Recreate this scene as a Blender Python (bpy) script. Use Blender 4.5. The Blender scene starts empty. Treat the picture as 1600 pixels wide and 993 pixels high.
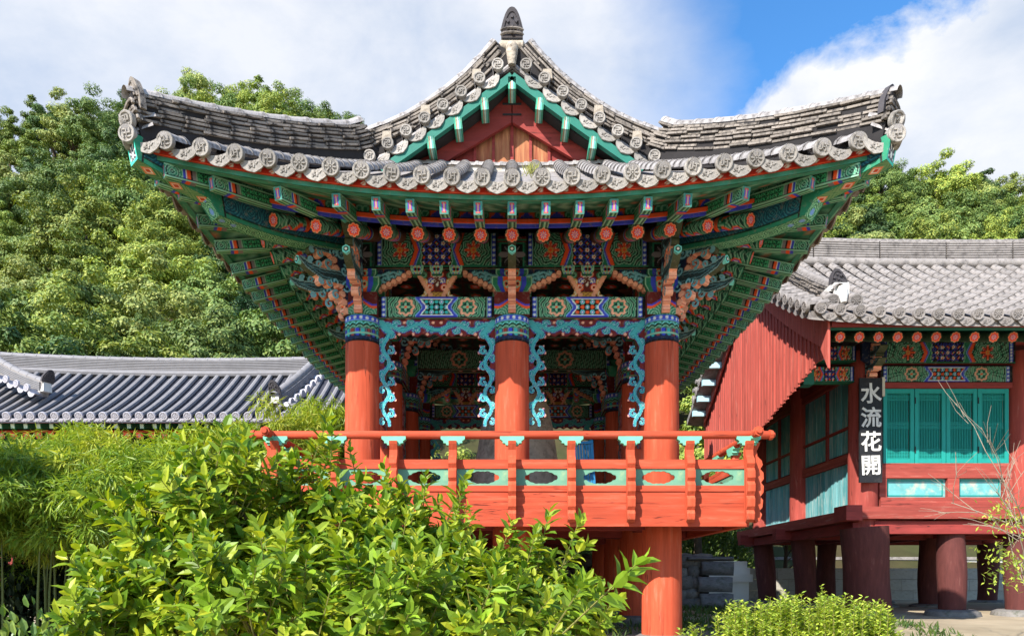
import bpy, math, random
import numpy as np
from mathutils import Vector, Matrix
random.seed(7); rng = np.random.default_rng(7)
SC = bpy.context.scene; COL = SC.collection
PI = math.pi; rad = math.radians

# ------------------------------------------------------------------ camera
FPX = 1120.0; CAMY = -11.2; CAMZ = 1.6          # focal length in photo pixels, camera place
cam = bpy.data.cameras.new('camera'); camo = bpy.data.objects.new('camera', cam); COL.objects.link(camo)
camo.location = (0, CAMY, CAMZ); camo.rotation_euler = (rad(90), 0, 0)
cam.sensor_width = 36; cam.lens = 36*FPX/1600; cam.shift_y = 403.5/1600; cam.shift_x = 0
cam.clip_start = .05; cam.clip_end = 3000
SC.camera = camo

# ------------------------------------------------------------------ sun, sky, exposure
SUN_EL = 37.0; SUN_AZ = 38.0       # azimuth: degrees to the left of straight behind the camera
sd = Vector((-math.sin(rad(SUN_AZ))*math.cos(rad(SUN_EL)), -math.cos(rad(SUN_AZ))*math.cos(rad(SUN_EL)), math.sin(rad(SUN_EL))))
sl = bpy.data.lights.new('sun', 'SUN'); sl.energy = 4.6; sl.angle = rad(.5); sl.color = (1, .955, .88)
slo = bpy.data.objects.new('sun', sl); COL.objects.link(slo); slo.rotation_euler = sd.to_track_quat('Z', 'Y').to_euler()
W_ = bpy.data.worlds.new('World'); SC.world = W_; W_.use_nodes = True
wn = W_.node_tree.nodes; wl = W_.node_tree.links; wn.clear()
def wnode(t, **k):
    n = wn.new(t)
    for a, b in k.items(): setattr(n, a, b)
    return n
def wmath(op, a, b=None, clamp=False):
    n = wnode('ShaderNodeMath', operation=op); n.use_clamp = clamp
    for i, q in enumerate((a, b)):
        if q is None: continue
        if isinstance(q, (int, float)): n.inputs[i].default_value = q
        else: wl.new(q, n.inputs[i])
    return n.outputs[0]
sky = wnode('ShaderNodeTexSky', sky_type='NISHITA'); sky.sun_disc = False
sky.sun_elevation = rad(SUN_EL); sky.sun_rotation = rad(180+SUN_AZ); sky.air_density = 1.0; sky.dust_density = .25; sky.ozone_density = 3.0
tc = wnode('ShaderNodeTexCoord'); sep = wnode('ShaderNodeSeparateXYZ'); wl.new(tc.outputs['Generated'], sep.inputs[0])
def cloud_noise(scale, detail, rough, off, squash):
    mp = wnode('ShaderNodeMapping'); mp.inputs['Scale'].default_value = (1, 1, squash); mp.inputs['Location'].default_value = off
    wl.new(tc.outputs['Generated'], mp.inputs[0])
    nz = wnode('ShaderNodeTexNoise'); nz.inputs['Scale'].default_value = scale; nz.inputs['Detail'].default_value = detail; nz.inputs['Roughness'].default_value = rough
    nz.inputs['Distortion'].default_value = .25
    wl.new(mp.outputs[0], nz.inputs['Vector']); return nz.outputs['Fac']
def blob(px, py, width, amp):           # a bank of cloud (amp > 0) or a gap between clouds (amp < 0)
    d = Vector(((px-800)/FPX, 1, (900-py)/FPX)).normalized()
    dp = wnode('ShaderNodeVectorMath', operation='DISTANCE'); wl.new(tc.outputs['Generated'], dp.inputs[0]); dp.inputs[1].default_value = d
    q = wmath('DIVIDE', dp.outputs['Value'], width); q = wmath('POWER', q, 2.0); q = wmath('MULTIPLY', q, -1.0)
    return wmath('MULTIPLY', wmath('EXPONENT', q), amp)
nz1 = cloud_noise(2.4, 8, .55, (3.1, .7, 1.9), 1.7)
veil = wmath('MULTIPLY', wmath('SUBTRACT', nz1, .42), 2.1)          # thin high cloud
for b in ((250, 10, .42, .75), (700, 130, .30, .62), (40, 200, .4, .5), (950, 130, .16, .26), (1320, 40, .25, -.55), (1130, 60, .08, -.10)): veil = wmath('ADD', veil, blob(*b))
veil = wmath('MULTIPLY', wmath('ADD', veil, 0.0, True), .90)
cum = wmath('MULTIPLY', cloud_noise(5.2, 12, .6, (.3, 2.7, .9), 1.35), 1.7)   # heaped cloud
for b in ((1400, 215, .13, .42), (1300, 235, .08, .25), (1570, 130, .10, .42), (1640, 240, .2, .42), (1220, 190, .06, .22), (1480, 30, .08, -.25), (1290, 30, .14, -.2)): cum = wmath('ADD', cum, blob(*b))
cum = wmath('MULTIPLY', wmath('SUBTRACT', cum, 1.06), 5.0, True)
cov = wmath('MULTIPLY', wmath('MAXIMUM', veil, cum), .95)
shade = cloud_noise(4.2, 10, .6, (5.2, 1.1, .4), 1.4)
crp = wnode('ShaderNodeValToRGB'); wl.new(shade, crp.inputs[0])
crp.color_ramp.elements[0].position = .32; crp.color_ramp.elements[0].color = (3.7, 4.2, 5.05, 1)
crp.color_ramp.elements[1].position = .62; crp.color_ramp.elements[1].color = (5.9, 5.92, 5.98, 1)
mx = wnode('ShaderNodeMix', data_type='RGBA'); wl.new(cov, mx.inputs[0])
sat = wnode('ShaderNodeHueSaturation'); sat.inputs['Saturation'].default_value = 1.25; sat.inputs['Value'].default_value = 1.75; wl.new(sky.outputs[0], sat.inputs['Color'])
wl.new(sat.outputs[0], mx.inputs[6]); wl.new(crp.outputs[0], mx.inputs[7])
bg = wnode('ShaderNodeBackground'); bg.inputs['Strength'].default_value = .088; wl.new(mx.outputs[2], bg.inputs[0])
wo = wnode('ShaderNodeOutputWorld'); wl.new(bg.outputs[0], wo.inputs[0])
vs = SC.view_settings; vs.view_transform = 'Standard'; vs.look = 'None'; vs.exposure = 1.0; vs.gamma = 1; vs.use_curve_mapping = False
SC.render.engine = 'CYCLES'
try:
    SC.cycles.max_bounces = 8; SC.cycles.diffuse_bounces = 4; SC.cycles.transparent_max_bounces = 8
except Exception: pass

# ------------------------------------------------------------------ helpers
def S(r, g, b):
    f = lambda c: (c/255/12.92) if c/255 <= .04045 else ((c/255+.055)/1.055)**2.4
    return (f(r), f(g), f(b))
def P(px, py, d):                        # a photo pixel at distance d (metres along the view) to a world point
    return Vector(((px-800)/FPX*d, CAMY+d, CAMZ+(900-py)/FPX*d))
WM = {}
def place(name, mesh, parent=None, M=None, loc=None):
    o = bpy.data.objects.new(name, mesh); COL.objects.link(o)
    if M is None: M = Matrix()
    if loc is not None: M = Matrix.Translation(loc) @ M
    if parent is not None:
        o.parent = parent; o.matrix_parent_inverse = WM[parent].inverted()
    o.matrix_basis = M; WM[o] = M.copy()
    return o
def thing(name, label, cat, loc=(0, 0, 0), group=None):
    o = place(name, None, loc=Vector(loc)); o.empty_display_size = .2
    return tag(o, label, cat, group)
def tag(o, label=None, cat=None, group=None, kind=None):
    if label: o['label'] = label
    if cat: o['category'] = cat
    if group: o['group'] = group
    if kind: o['kind'] = kind
    return o
def fastmesh(name, V, F, mat, C=None, smooth=False, extra=None):
    """V (n,3), F (m,k) uniform polygons"""
    V = np.asarray(V, dtype=np.float32); F = np.asarray(F, dtype=np.int32)
    me = bpy.data.meshes.new(name); me.vertices.add(len(V)); me.vertices.foreach_set('co', V.ravel())
    k = F.shape[1]; me.loops.add(F.size); me.loops.foreach_set('vertex_index', F.ravel())
    me.polygons.add(len(F)); me.polygons.foreach_set('loop_start', np.arange(0, F.size, k, dtype=np.int32))
    me.polygons.foreach_set('loop_total', np.full(len(F), k, dtype=np.int32))
    if C is not None:
        a = me.color_attributes.new('Col', 'FLOAT_COLOR', 'POINT'); C4 = np.ones((len(V), 4), dtype=np.float32); C4[:, :3] = C
        a.data.foreach_set('color', C4.ravel())
    me.update(calc_edges=True)
    me.polygons.foreach_set('use_smooth', np.full(len(F), bool(smooth)))
    if mat: me.materials.append(mat)
    return me
class MB:
    def __init__(s): s.v = []; s.f = []; s.c = []
    def add(s, vs, fs, col=None):
        b = len(s.v); s.v += [tuple(v) for v in vs]; s.f += [tuple(b+i for i in f) for f in fs]
        if col is None: col = (.8, .8, .8)
        if len(col) == 3 and not hasattr(col[0], '__len__'): s.c += [tuple(col)]*len(vs)
        else: s.c += [tuple(c) for c in col]
        return s
    def box(s, c, size, R=None, col=None, taper=None):
        hx, hy, hz = [q/2 for q in size]; vs = []
        for z in (-1, 1):
            t = taper if (taper and z > 0) else 1
            for x, y in ((-1, -1), (1, -1), (1, 1), (-1, 1)):
                v = Vector((x*hx*t, y*hy*t, z*hz)); vs.append((R @ v if R else v)+Vector(c))
        return s.add(vs, [(3, 2, 1, 0), (4, 5, 6, 7), (0, 1, 5, 4), (1, 2, 6, 5), (2, 3, 7, 6), (3, 0, 4, 7)], col)
    def prism(s, poly, a, b, ax='x', col=None):
        """poly: 2D points; extruded from a to b along ax"""
        def pt(p, t):
            return (t, p[0], p[1]) if ax == 'x' else ((p[0], t, p[1]) if ax == 'y' else (p[0], p[1], t))
        n = len(poly); vs = [pt(p, a) for p in poly]+[pt(p, b) for p in poly]
        fs = [tuple(range(n)), tuple(range(2*n-1, n-1, -1))]
        fs += [(i, i+n, (i+1) % n+n, (i+1) % n) for i in range(n)]
        return s.add(vs, fs, col)
    def tube(s, pts, r, n=10, col=None, cap=True, up=None):
        pts = [Vector(p) for p in pts]; m = len(pts)
        if not hasattr(r, '__len__'): r = [r]*m
        vs = []; fs = []; prev = None
        for i, p in enumerate(pts):
            t = (pts[min(i+1, m-1)]-pts[max(i-1, 0)]).normalized()
            a = prev if prev is not None else (Vector((0, 0, 1)) if abs(t.z) < .9 else Vector((1, 0, 0)))
            u = (a-t*a.dot(t)).normalized(); prev = u; w = t.cross(u)
            for k in range(n):
                q = 2*PI*k/n; vs.append(p+(u*math.cos(q)+w*math.sin(q))*r[i])
        for i in range(m-1):
            for k in range(n):
                fs.append((i*n+k, i*n+(k+1) % n, (i+1)*n+(k+1) % n, (i+1)*n+k))
        if cap: fs.append(tuple(range(n-1, -1, -1))); fs.append(tuple(range((m-1)*n, m*n)))
        return s.add(vs, fs, col)
    def lathe(s, prof, n=24, col=None, c=(0, 0, 0)):
        vs = []; fs = []; m = len(prof)
        for r, z in prof:
            for k in range(n): q = 2*PI*k/n; vs.append((c[0]+r*math.cos(q), c[1]+r*math.sin(q), c[2]+z))
        for i in range(m-1):
            for k in range(n): fs.append((i*n+k, i*n+(k+1) % n, (i+1)*n+(k+1) % n, (i+1)*n+k))
        return s.add(vs, fs, col)
    def sweep(s, path, prof, ups=None, col=None, closed=True, cap=True):
        """profile points (side, up) swept along a path with z as up"""
        path = [Vector(p) for p in path]; m = len(path); n = len(prof); vs = []; fs = []
        for i, p in enumerate(path):
            t = (path[min(i+1, m-1)]-path[max(i-1, 0)]).normalized()
            sd_ = t.cross(Vector((0, 0, 1)))
            sd_ = sd_.normalized(); up = sd_.cross(t).normalized()
            for a, b in prof: vs.append(p+sd_*a+up*b)
        for i in range(m-1):
            for k in range(n if closed else n-1): fs.append((i*n+k, i*n+(k+1) % n, (i+1)*n+(k+1) % n, (i+1)*n+k))
        if cap and closed: fs.append(tuple(range(n-1, -1, -1))); fs.append(tuple(range((m-1)*n, m*n)))
        return s.add(vs, fs, col)
    def grid(s, Pts, C=None, flip=False):
        Pts = np.asarray(Pts); nu, nv = Pts.shape[:2]
        vs = Pts.reshape(-1, 3).tolist(); i = np.arange(nu*nv).reshape(nu, nv)
        q = np.stack([i[:-1, :-1], i[1:, :-1], i[1:, 1:], i[:-1, 1:]], -1).reshape(-1, 4)
        if flip: q = q[:, ::-1]
        return s.add(vs, q.tolist(), None if C is None else np.asarray(C).reshape(-1, 3).tolist())
    def mesh(s, name, mat, smooth=False, M=None, angle=None):
        me = bpy.data.meshes.new(name); me.from_pydata(s.v, [], s.f)
        a = me.color_attributes.new('Col', 'FLOAT_COLOR', 'POINT')
        c = np.ones((len(s.v), 4), dtype=np.float32); c[:, :3] = np.array(s.c); a.data.foreach_set('color', c.ravel())
        if M is not None: me.transform(M)
        me.materials.append(mat); me.update()
        import bmesh as _b
        bm = _b.new(); bm.from_mesh(me); _b.ops.recalc_face_normals(bm, faces=bm.faces); bm.to_mesh(me); bm.free()
        if smooth:
            me.polygons.foreach_set('use_smooth', np.ones(len(me.polygons), dtype=bool))
            try: me.set_sharp_from_angle(angle=rad(angle or 40))
            except Exception: pass
        return me
def frame(x, y, z, o=(0, 0, 0)):        # matrix from axes
    M = Matrix.Identity(4)
    for i, a in enumerate((x, y, z)):
        for k in range(3): M[k][i] = a[k]
    for k in range(3): M[k][3] = o[k]
    return M
def along(p, q, up=(0, 0, 1)):           # local x runs from p to q, z near up
    p, q = Vector(p), Vector(q); x = (q-p).normalized(); y = Vector(up).cross(x).normalized(); z = x.cross(y)
    return frame(x, y, z, p)

# ------------------------------------------------------------------ materials
def mat(name, base=(.5, .5, .5), rough=.7, var=.15, scale=8.0, bump=.15, bscale=40.0, col2=None, attr=False, metal=0.0, spec=.3, grain=None, rnd=0.0, dirt=None, translucent=0.0, island=0.0, stretch=None, crack=None):
    m = bpy.data.materials.new(name); m.use_nodes = True; N = m.node_tree.nodes; L = m.node_tree.links; N.clear()
    out = N.new('ShaderNodeOutputMaterial'); b = N.new('ShaderNodeBsdfPrincipled')
    b.inputs['Roughness'].default_value = rough; b.inputs['Metallic'].default_value = metal; b.inputs['Specular IOR Level'].default_value = spec
    t = N.new('ShaderNodeTexCoord'); src = t.outputs['Object']
    if stretch:
        mp = N.new('ShaderNodeMapping'); mp.inputs['Scale'].default_value = stretch; L.new(src, mp.inputs[0]); src = mp.outputs[0]
    def noise(sc, det=6, r=.6):
        n = N.new('ShaderNodeTexNoise'); n.inputs['Scale'].default_value = sc; n.inputs['Detail'].default_value = det; n.inputs['Roughness'].default_value = r
        L.new(src, n.inputs['Vector']); return n.outputs['Fac']
    def mix(f, a, c, bt='MIX'):
        n = N.new('ShaderNodeMix'); n.data_type = 'RGBA'; n.blend_type = bt
        for i, q in ((0, f), (6, a), (7, c)):
            if isinstance(q, (int, float)): n.inputs[i].default_value = q
            elif isinstance(q, tuple): n.inputs[i].default_value = (*q, 1) if len(q) == 3 else q
            else: L.new(q, n.inputs[i])
        return n.outputs[2]
    def ramp(f, p0, p1):
        n = N.new('ShaderNodeMapRange'); n.inputs[1].default_value = p0; n.inputs[2].default_value = p1; L.new(f, n.inputs[0]); return n.outputs[0]
    if attr:
        a = N.new('ShaderNodeVertexColor'); a.layer_name = 'Col'; c = a.outputs['Color']
    else:
        c = mix(ramp(noise(scale*.35, 4), .35, .68), tuple(base), tuple(col2)) if col2 else None
        if c is None:
            r_ = N.new('ShaderNodeRGB'); r_.outputs[0].default_value = (*base, 1); c = r_.outputs[0]
    if var:
        n = N.new('ShaderNodeMapRange'); n.inputs[1].default_value = .25; n.inputs[2].default_value = .75; n.inputs[3].default_value = 1-var; n.inputs[4].default_value = 1+var
        L.new(noise(scale), n.inputs[0]); c = mix(1.0, c, n.outputs[0], 'MULTIPLY')
    if dirt:       # (colour, low, high, scale): blotches of lichen, worn paint, stain
        c = mix(ramp(noise(dirt[3], 8, .68), dirt[1], dirt[2]), c, tuple(dirt[0]))
    if crack:      # long drying cracks along the grain: (mapping scale, darkness)
        mp2 = N.new('ShaderNodeMapping'); mp2.inputs['Scale'].default_value = crack; L.new(t.outputs['Object'], mp2.inputs[0])
        n1 = N.new('ShaderNodeTexNoise'); n1.inputs['Scale'].default_value = 1.0; n1.inputs['Detail'].default_value = 3; n1.inputs['Roughness'].default_value = .45; L.new(mp2.outputs[0], n1.inputs['Vector'])
        ab = N.new('ShaderNodeMath'); ab.operation = 'SUBTRACT'; L.new(n1.outputs['Fac'], ab.inputs[0]); ab.inputs[1].default_value = .5; ab2 = N.new('ShaderNodeMath'); ab2.operation = 'ABSOLUTE'; L.new(ab.outputs[0], ab2.inputs[0])
        mr = N.new('ShaderNodeMapRange'); mr.inputs[1].default_value = .004; mr.inputs[2].default_value = .011; mr.inputs[3].default_value = .75; mr.inputs[4].default_value = 0; L.new(ab2.outputs[0], mr.inputs[0])
        msk = ramp(noise(1.1, 3), .48, .58); mm = N.new('ShaderNodeMath'); mm.operation = 'MULTIPLY'; L.new(mr.outputs[0], mm.inputs[0]); L.new(msk, mm.inputs[1])
        c = mix(mm.outputs[0], c, (.04, .01, .008))
        w_ = N.new('ShaderNodeMapRange'); w_.inputs[1].default_value = .3; w_.inputs[2].default_value = .7; w_.inputs[3].default_value = .84; w_.inputs[4].default_value = 1.14; L.new(n1.outputs['Fac'], w_.inputs[0]); c = mix(1.0, c, w_.outputs[0], 'MULTIPLY')
    if rnd:
        oi = N.new('ShaderNodeObjectInfo'); n = N.new('ShaderNodeMapRange'); n.inputs[3].default_value = 1-rnd; n.inputs[4].default_value = 1+rnd
        L.new(oi.outputs['Random'], n.inputs[0]); c = mix(1.0, c, n.outputs[0], 'MULTIPLY')
    if island:
        g = N.new('ShaderNodeNewGeometry'); hs = N.new('ShaderNodeHueSaturation'); n = N.new('ShaderNodeMapRange'); n.inputs[3].default_value = 1-island; n.inputs[4].default_value = 1+island
        L.new(g.outputs['Random Per Island'], n.inputs[0]); L.new(n.outputs[0], hs.inputs['Value'])
        n2 = N.new('ShaderNodeMapRange'); n2.inputs[3].default_value = .5+.02*island/.3; n2.inputs[4].default_value = .5-.035*island/.3
        L.new(g.outputs['Random Per Island'], n2.inputs[0]); L.new(n2.outputs[0], hs.inputs['Hue']); L.new(c, hs.inputs['Color']); c = hs.outputs[0]
    L.new(c, b.inputs['Base Color'])
    if bump:
        bp = N.new('ShaderNodeBump'); bp.inputs['Strength'].default_value = bump; bp.inputs['Distance'].default_value = .02
        L.new(noise(bscale, 5), bp.inputs['Height']); L.new(bp.outputs[0], b.inputs['Normal'])
    if translucent:
        tr = N.new('ShaderNodeBsdfTranslucent'); hs2 = N.new('ShaderNodeMix'); hs2.data_type = 'RGBA'; hs2.blend_type = 'MULTIPLY'; hs2.inputs[0].default_value = 1
        L.new(c, hs2.inputs[6]); hs2.inputs[7].default_value = (1.5, 1.45, .55, 1); L.new(hs2.outputs[2], tr.inputs['Color'])
        ms = N.new('ShaderNodeMixShader'); ms.inputs[0].default_value = translucent; L.new(b.outputs[0], ms.inputs[1]); L.new(tr.outputs[0], ms.inputs[2]); L.new(ms.outputs[0], out.inputs[0])
    else: L.new(b.outputs[0], out.inputs[0])
    return m
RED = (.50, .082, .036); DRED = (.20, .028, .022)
M = dict(
    tile=mat('clay_tile', S(160, 154, 151), .88, .25, 6, .4, 60, dirt=(S(84, 80, 78), .5, .70, 9), rnd=.18),
    tile_old=mat('weathered_ridge_tile', S(140, 130, 120), .9, .35, 9, .6, 50, dirt=(S(54, 50, 48), .46, .62, 9), rnd=.3),
    tile_left=mat('dark_blue_tile', S(60, 60, 68), .75, .2, 5, .2, 50, rnd=.08),
    tile_cap=mat('tile_end_clay', S(160, 153, 145), .88, .3, 12, .45, 70, dirt=(S(92, 86, 80), .48, .68, 14), rnd=.22),
    tile_light=mat('pale_clay_tile', S(138, 131, 126), .85, .22, 6, .35, 60, dirt=(S(88, 83, 80), .5, .7, 8), rnd=.13),
    lime=mat('lime_mortar', S(205, 196, 184), .95, .15, 7, .4, 40, dirt=(S(150, 136, 118), .5, .7, 6)),
    under=mat('tile_bed', S(44, 41, 41), .95, .2),
    red=mat('red_paint', RED, .74, .18, 5, .2, 90, dirt=((.50, .15, .09), .54, .78, 5), rnd=.06, stretch=(3, 3, .35), spec=.15, crack=(11, 11, .45)),
    redx=mat('red_painted_beam', (.47, .074, .034), .74, .18, 5, .2, 90, dirt=((.46, .13, .08), .54, .78, 5), rnd=.06, stretch=(.35, 3, 3), spec=.15, crack=(.5, 11, 13)),
    dred=mat('dark_red_paint', (.25, .036, .03), .75, .2, 5, .2, 80, rnd=.08, stretch=(.6, 2, 2), crack=(.6, 10, 12)),
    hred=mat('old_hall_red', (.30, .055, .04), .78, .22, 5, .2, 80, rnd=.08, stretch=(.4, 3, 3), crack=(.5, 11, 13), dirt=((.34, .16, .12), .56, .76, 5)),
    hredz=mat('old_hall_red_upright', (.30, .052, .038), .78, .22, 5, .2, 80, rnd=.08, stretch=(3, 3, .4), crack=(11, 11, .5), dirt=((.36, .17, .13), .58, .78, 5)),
    paint=mat('painted_wood', attr=True, rough=.72, var=.13, scale=14, bump=.12, bscale=120, spec=.22, dirt=(S(132, 122, 108), .54, .82, 17), rnd=.15),
    mint=mat('mint_paint', S(112, 188, 158), .6, .1, 6, .1, 60),
    mintp=mat('mint_panel_paint', S(100, 150, 124), .65, .12, 6, .1, 60, dirt=(S(140, 170, 130), .55, .75, 5)),
    green=mat('green_paint', S(38, 112, 96), .6, .12, 6, .1, 60),
    teal=mat('teal_paint', S(28, 142, 132), .62, .12, 5, .1, 60, stretch=(3, 3, .5)),
    wood=mat('worn_plank', S(178, 122, 84), .85, .3, 6, .3, 60, col2=S(132, 60, 44), stretch=(6, 6, .5)),
    iron=mat('black_iron', (.02, .02, .022), .6, .1),
    bronze=mat('dark_bronze', S(178, 164, 144), .6, .2, 7, .35, 30, metal=.15, dirt=(S(92, 84, 70), .5, .75, 5)),
    black=mat('black_lacquer', (.012, .012, .014), .6, .1, dirt=((.05, .045, .04), .55, .75, 9)),
    white=mat('white_lettering', S(206, 204, 198), .8, .2, 9, .1, 40, dirt=(S(120, 116, 110), .58, .7, 20)),
    gred=mat('gable_red', (.40, .080, .058), .8, .2, 5, .2, 80, rnd=.12, stretch=(3, 3, .35), crack=(9, 11, .5), dirt=((.42, .16, .12), .55, .78, 5)),
    stone=mat('wall_stone', S(112, 108, 104), .92, .25, 5, .5, 25, rnd=.25, dirt=(S(70, 74, 58), .52, .72, 6)),
    conc=mat('concrete_block', S(168, 162, 148), .92, .12, 5, .3, 50, rnd=.1, dirt=(S(120, 118, 104), .55, .75, 4)),
    bluewood=mat('blue_painted_wood', S(42, 128, 176), .6, .15, 7, .1),
)

# ------------------------------------------------------------------ painted patterns (dancheong), one colour per vertex
G = S(38, 118, 88); DG = S(18, 60, 50); LG = S(136, 188, 156); OR = S(232, 86, 42); BL = S(58, 70, 190); LB = S(120, 160, 222); WH = S(228, 228, 218)
PK = S(236, 168, 138); BK = S(18, 17, 18); BR = S(98, 32, 28); YE = S(204, 156, 74); TE = S(44, 172, 170); LT = S(120, 214, 206); NV = S(26, 40, 70); GY = S(128, 120, 124)
class CV:
    def __init__(s, x, y, base): s.x, s.y = x, y; s.c = np.empty(x.shape+(3,)); s.c[:] = base
    def f(s, m, col): s.c[m] = col
    def d(s, cx, cy): return np.hypot(s.x-cx, s.y-cy)
    def ring(s, cx, cy, r0, r1, col): d = s.d(cx, cy); s.f((d >= r0) & (d < r1), col)
    def flower(s, cx, cy, r, n, col, mid=None, edge=None, amp=.18):
        d = s.d(cx, cy); a = np.arctan2(s.y-cy, s.x-cx); rr = r*(1-amp+amp*np.abs(np.cos(a*n/2)))
        if edge: s.f(d < rr*1.18, edge)
        s.f(d < rr, col)
        if mid: s.f(d < r*.36, mid)
    def contour(s, m, cx, cy, step, cols, w=.35):
        q = (s.d(cx, cy)+.012*np.sin(np.arctan2(s.y-cy, s.x-cx)*9))/step; k = np.floor(q).astype(int) % len(cols); fr = q-np.floor(q)
        for i, c in enumerate(cols): s.f(m & (k == i), c)
        s.f(m & (fr < w), LG)
        s.f(m & (fr >= w) & (fr < w+.16), BK)
def dots_strip(c, x0, x1, H, n):
    m = (c.xm >= x0) & (c.xm < x1); c.f(m, BL); c.f((c.xm >= x0-.016) & (c.xm < x0), BK); c.f((c.xm >= x1) & (c.xm < x1+.014), LG); c.f((c.xm >= x1+.014) & (c.xm < x1+.03), BK)
    for i in range(n):
        d = np.hypot(c.xm-(x0+x1)/2, c.y-H*(i+.5)/n); c.f(m & (d < .026), LB); c.f(m & (d < .018), WH)
def lattice(c, m, x0, y0, st, bgc, a, b, w):
    c.f(m, bgc)
    gx = (c.x-x0)/st; gy = (c.y-y0)/st; ix = np.round(gx); iy = np.round(gy); lx = (gx-ix)*st; ly = (gy-iy)*st; d = np.hypot(lx, ly)
    od = ((ix+iy) % 2 == 0); an = np.arctan2(ly, lx)
    c.f(m & ~od & (d < st*.4*(.7+.3*np.abs(np.cos(an*3)))), a)
    c.f(m & od & (d < st*.44), w); c.f(m & od & (d < st*.31), b); c.f(m & od & (d < st*.17), WH)
def pat_lintel(x, y, L, H, red=False):
    c = CV(x, y, G); c.xm = np.minimum(x, L-x)
    med = .235*L; q = np.hypot(c.xm-med, y-H/2); a = np.arctan2(y-H/2, c.xm-med)
    k = (q+.012*np.sin(a*8))/.034; fr = k-np.floor(k); c.f(np.floor(k) % 2 == 0, DG); c.f(fr < .34, LG)
    c.f((q > .30*H*(1+.1*np.cos(a*8))) & (q < .42*H*(1+.1*np.cos(a*8))), PK); c.f((q < .30*H*(1+.1*np.cos(a*8))), G); c.f((q < .22*H), DG); c.f((q < .16*H*(1+.4*np.cos(a*4))), LG); c.f((q < .07*H), OR)
    cut = .36*L+.05*np.cos((y/H-.5)*2*PI)
    c.f(c.xm > cut-.035, LB); c.f(c.xm > cut-.018, BL)
    inner = (c.xm > cut+.045) & (y > .15*H) & (y < .85*H)
    c.f((c.xm > cut+.03) & (y > .10*H) & (y < .90*H), WH)
    lattice(c, inner, L/2, H/2, .078, BK, OR if red else TE, BL, LT)
    c.f(c.xm < .05, BK); dots_strip(c, .05, .115, H, 4)
    c.f((y < .035*H) | (y > .965*H), BK)
    return c.c
def pat_beam(x, y, L, H):
    c = CV(x, y, G); c.xm = np.minimum(x, L-x)
    cx = .205*L; q = np.hypot((c.xm-cx), y-H/2); a = np.arctan2(y-H/2, c.xm-cx)
    k = (q+.018*np.sin(a*7))/.042; fr = k-np.floor(k); c.f(np.floor(k) % 2 == 0, DG); c.f(fr < .3, LG); c.f((fr > .3) & (fr < .42), BK)
    for j in range(7):
        an = PI*(-.75+1.5*j/6); ux, uy = math.cos(an), math.sin(an); l = (c.xm-cx)*ux+(y-H/2)*uy; w_ = -(c.xm-cx)*uy+(y-H/2)*ux; pe = ((l-.085)/.062)**2+(w_/.026)**2
        c.f(pe < 1.5, S(40, 20, 18)); c.f(pe < 1, PK); c.f(pe < .6, OR if j % 2 else S(190, 60, 50))
    c.f(q < .045, YE); c.f(q < .025, OR)
    e = .335*L-.10*np.abs(y/H-.5)*2
    c.f(c.xm > e-.03, BK); c.f(c.xm > e-.02, OR); c.f(c.xm > e+.045, BL); c.f(c.xm > e+.07, LB); c.f(c.xm > e+.085, G)
    b = .375*L+.008*np.sin(y*40)
    c.f(c.xm > b, LG); c.f(c.xm > b+.014, BK)
    m = (c.xm > b+.03) & (y > .1*H) & (y < .93*H)
    c.f(m, BK)
    st = .105; gx = (x-L/2)/st; gy = (y-H/2)/st; ix = np.round(gx); iy = np.round(gy); lx = (gx-ix)*st; ly = (gy-iy)*st; od = (ix+iy) % 2 == 0; d = np.hypot(lx, ly); an = np.arctan2(ly, lx)
    c.f(m & (np.abs(np.abs(lx)+np.abs(ly)-st*.62) < .008), BL); c.f(m & od & (d < .034*(.75+.25*np.abs(np.cos(an*2.5)))), WH); c.f(m & od & (d < .016), OR)
    c.f(m & ~od & (np.abs(lx*.7+ly*.7*np.sign(ix-.1)) < .03) & (np.abs(lx*.7-ly*.7*np.sign(ix-.1)) < .014), OR); c.f(m & ~od & (d < .01), LG)
    c.f((c.xm < .05), BK); dots_strip(c, .05, .11, H, 7)
    c.f((y < .03*H) | (y > .97*H), BK); c.f((y > .03*H) & (y < .07*H), G)
    return c.c
def pat_soffit(x, y, L, H):
    c = CV(x, y, BR); t = (x/.3) % 1; c.f(np.abs(y/H-.5) < .3, DG); d = np.hypot((t-.5)*.3, y-H/2); c.f(d < .05, OR); c.f(d < .03, WH); c.f(np.abs(np.abs(y/H-.5)-.3) < .04, LG); return c.c
def const(col):
    return lambda x, y, L, H: np.broadcast_to(np.array(col), x.shape+(3,))
def pbox(mb, L, W, H, front=None, back=None, top=None, bottom=None, e0=None, e1=None, res=.012, base=BR, x0=0, endtaper=0):
    """box x 0..L, y -W/2..W/2, z -H/2..H/2; painted faces are fine grids"""
    def face(fn, A, B, make):
        n = 2 if fn is None else max(2, int(A/res)+1); k = 2 if fn is None else max(2, int(B/res)+1)
        u = np.linspace(0, A, n); v = np.linspace(0, B, k); U, V = np.meshgrid(u, v, indexing='ij')
        C = (fn or const(base))(U, V, A, B); mb.grid(make(U, V), C)
    z0 = lambda U: U*0
    face(front, L, H, lambda U, V: np.stack([U+x0, z0(U)-W/2, V-H/2], -1)); face(back, L, H, lambda U, V: np.stack([U+x0, z0(U)+W/2, V-H/2], -1))
    face(top, L, W, lambda U, V: np.stack([U+x0, V-W/2, z0(U)+H/2], -1)); face(bottom, L, W, lambda U, V: np.stack([U+x0, V-W/2, z0(U)-H/2], -1))
    face(e0, W, H, lambda U, V: np.stack([z0(U)+x0, U-W/2, V-H/2], -1)); face(e1, W, H, lambda U, V: np.stack([z0(U)+x0+L, U-W/2, V-H/2], -1))
    return mb
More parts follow.
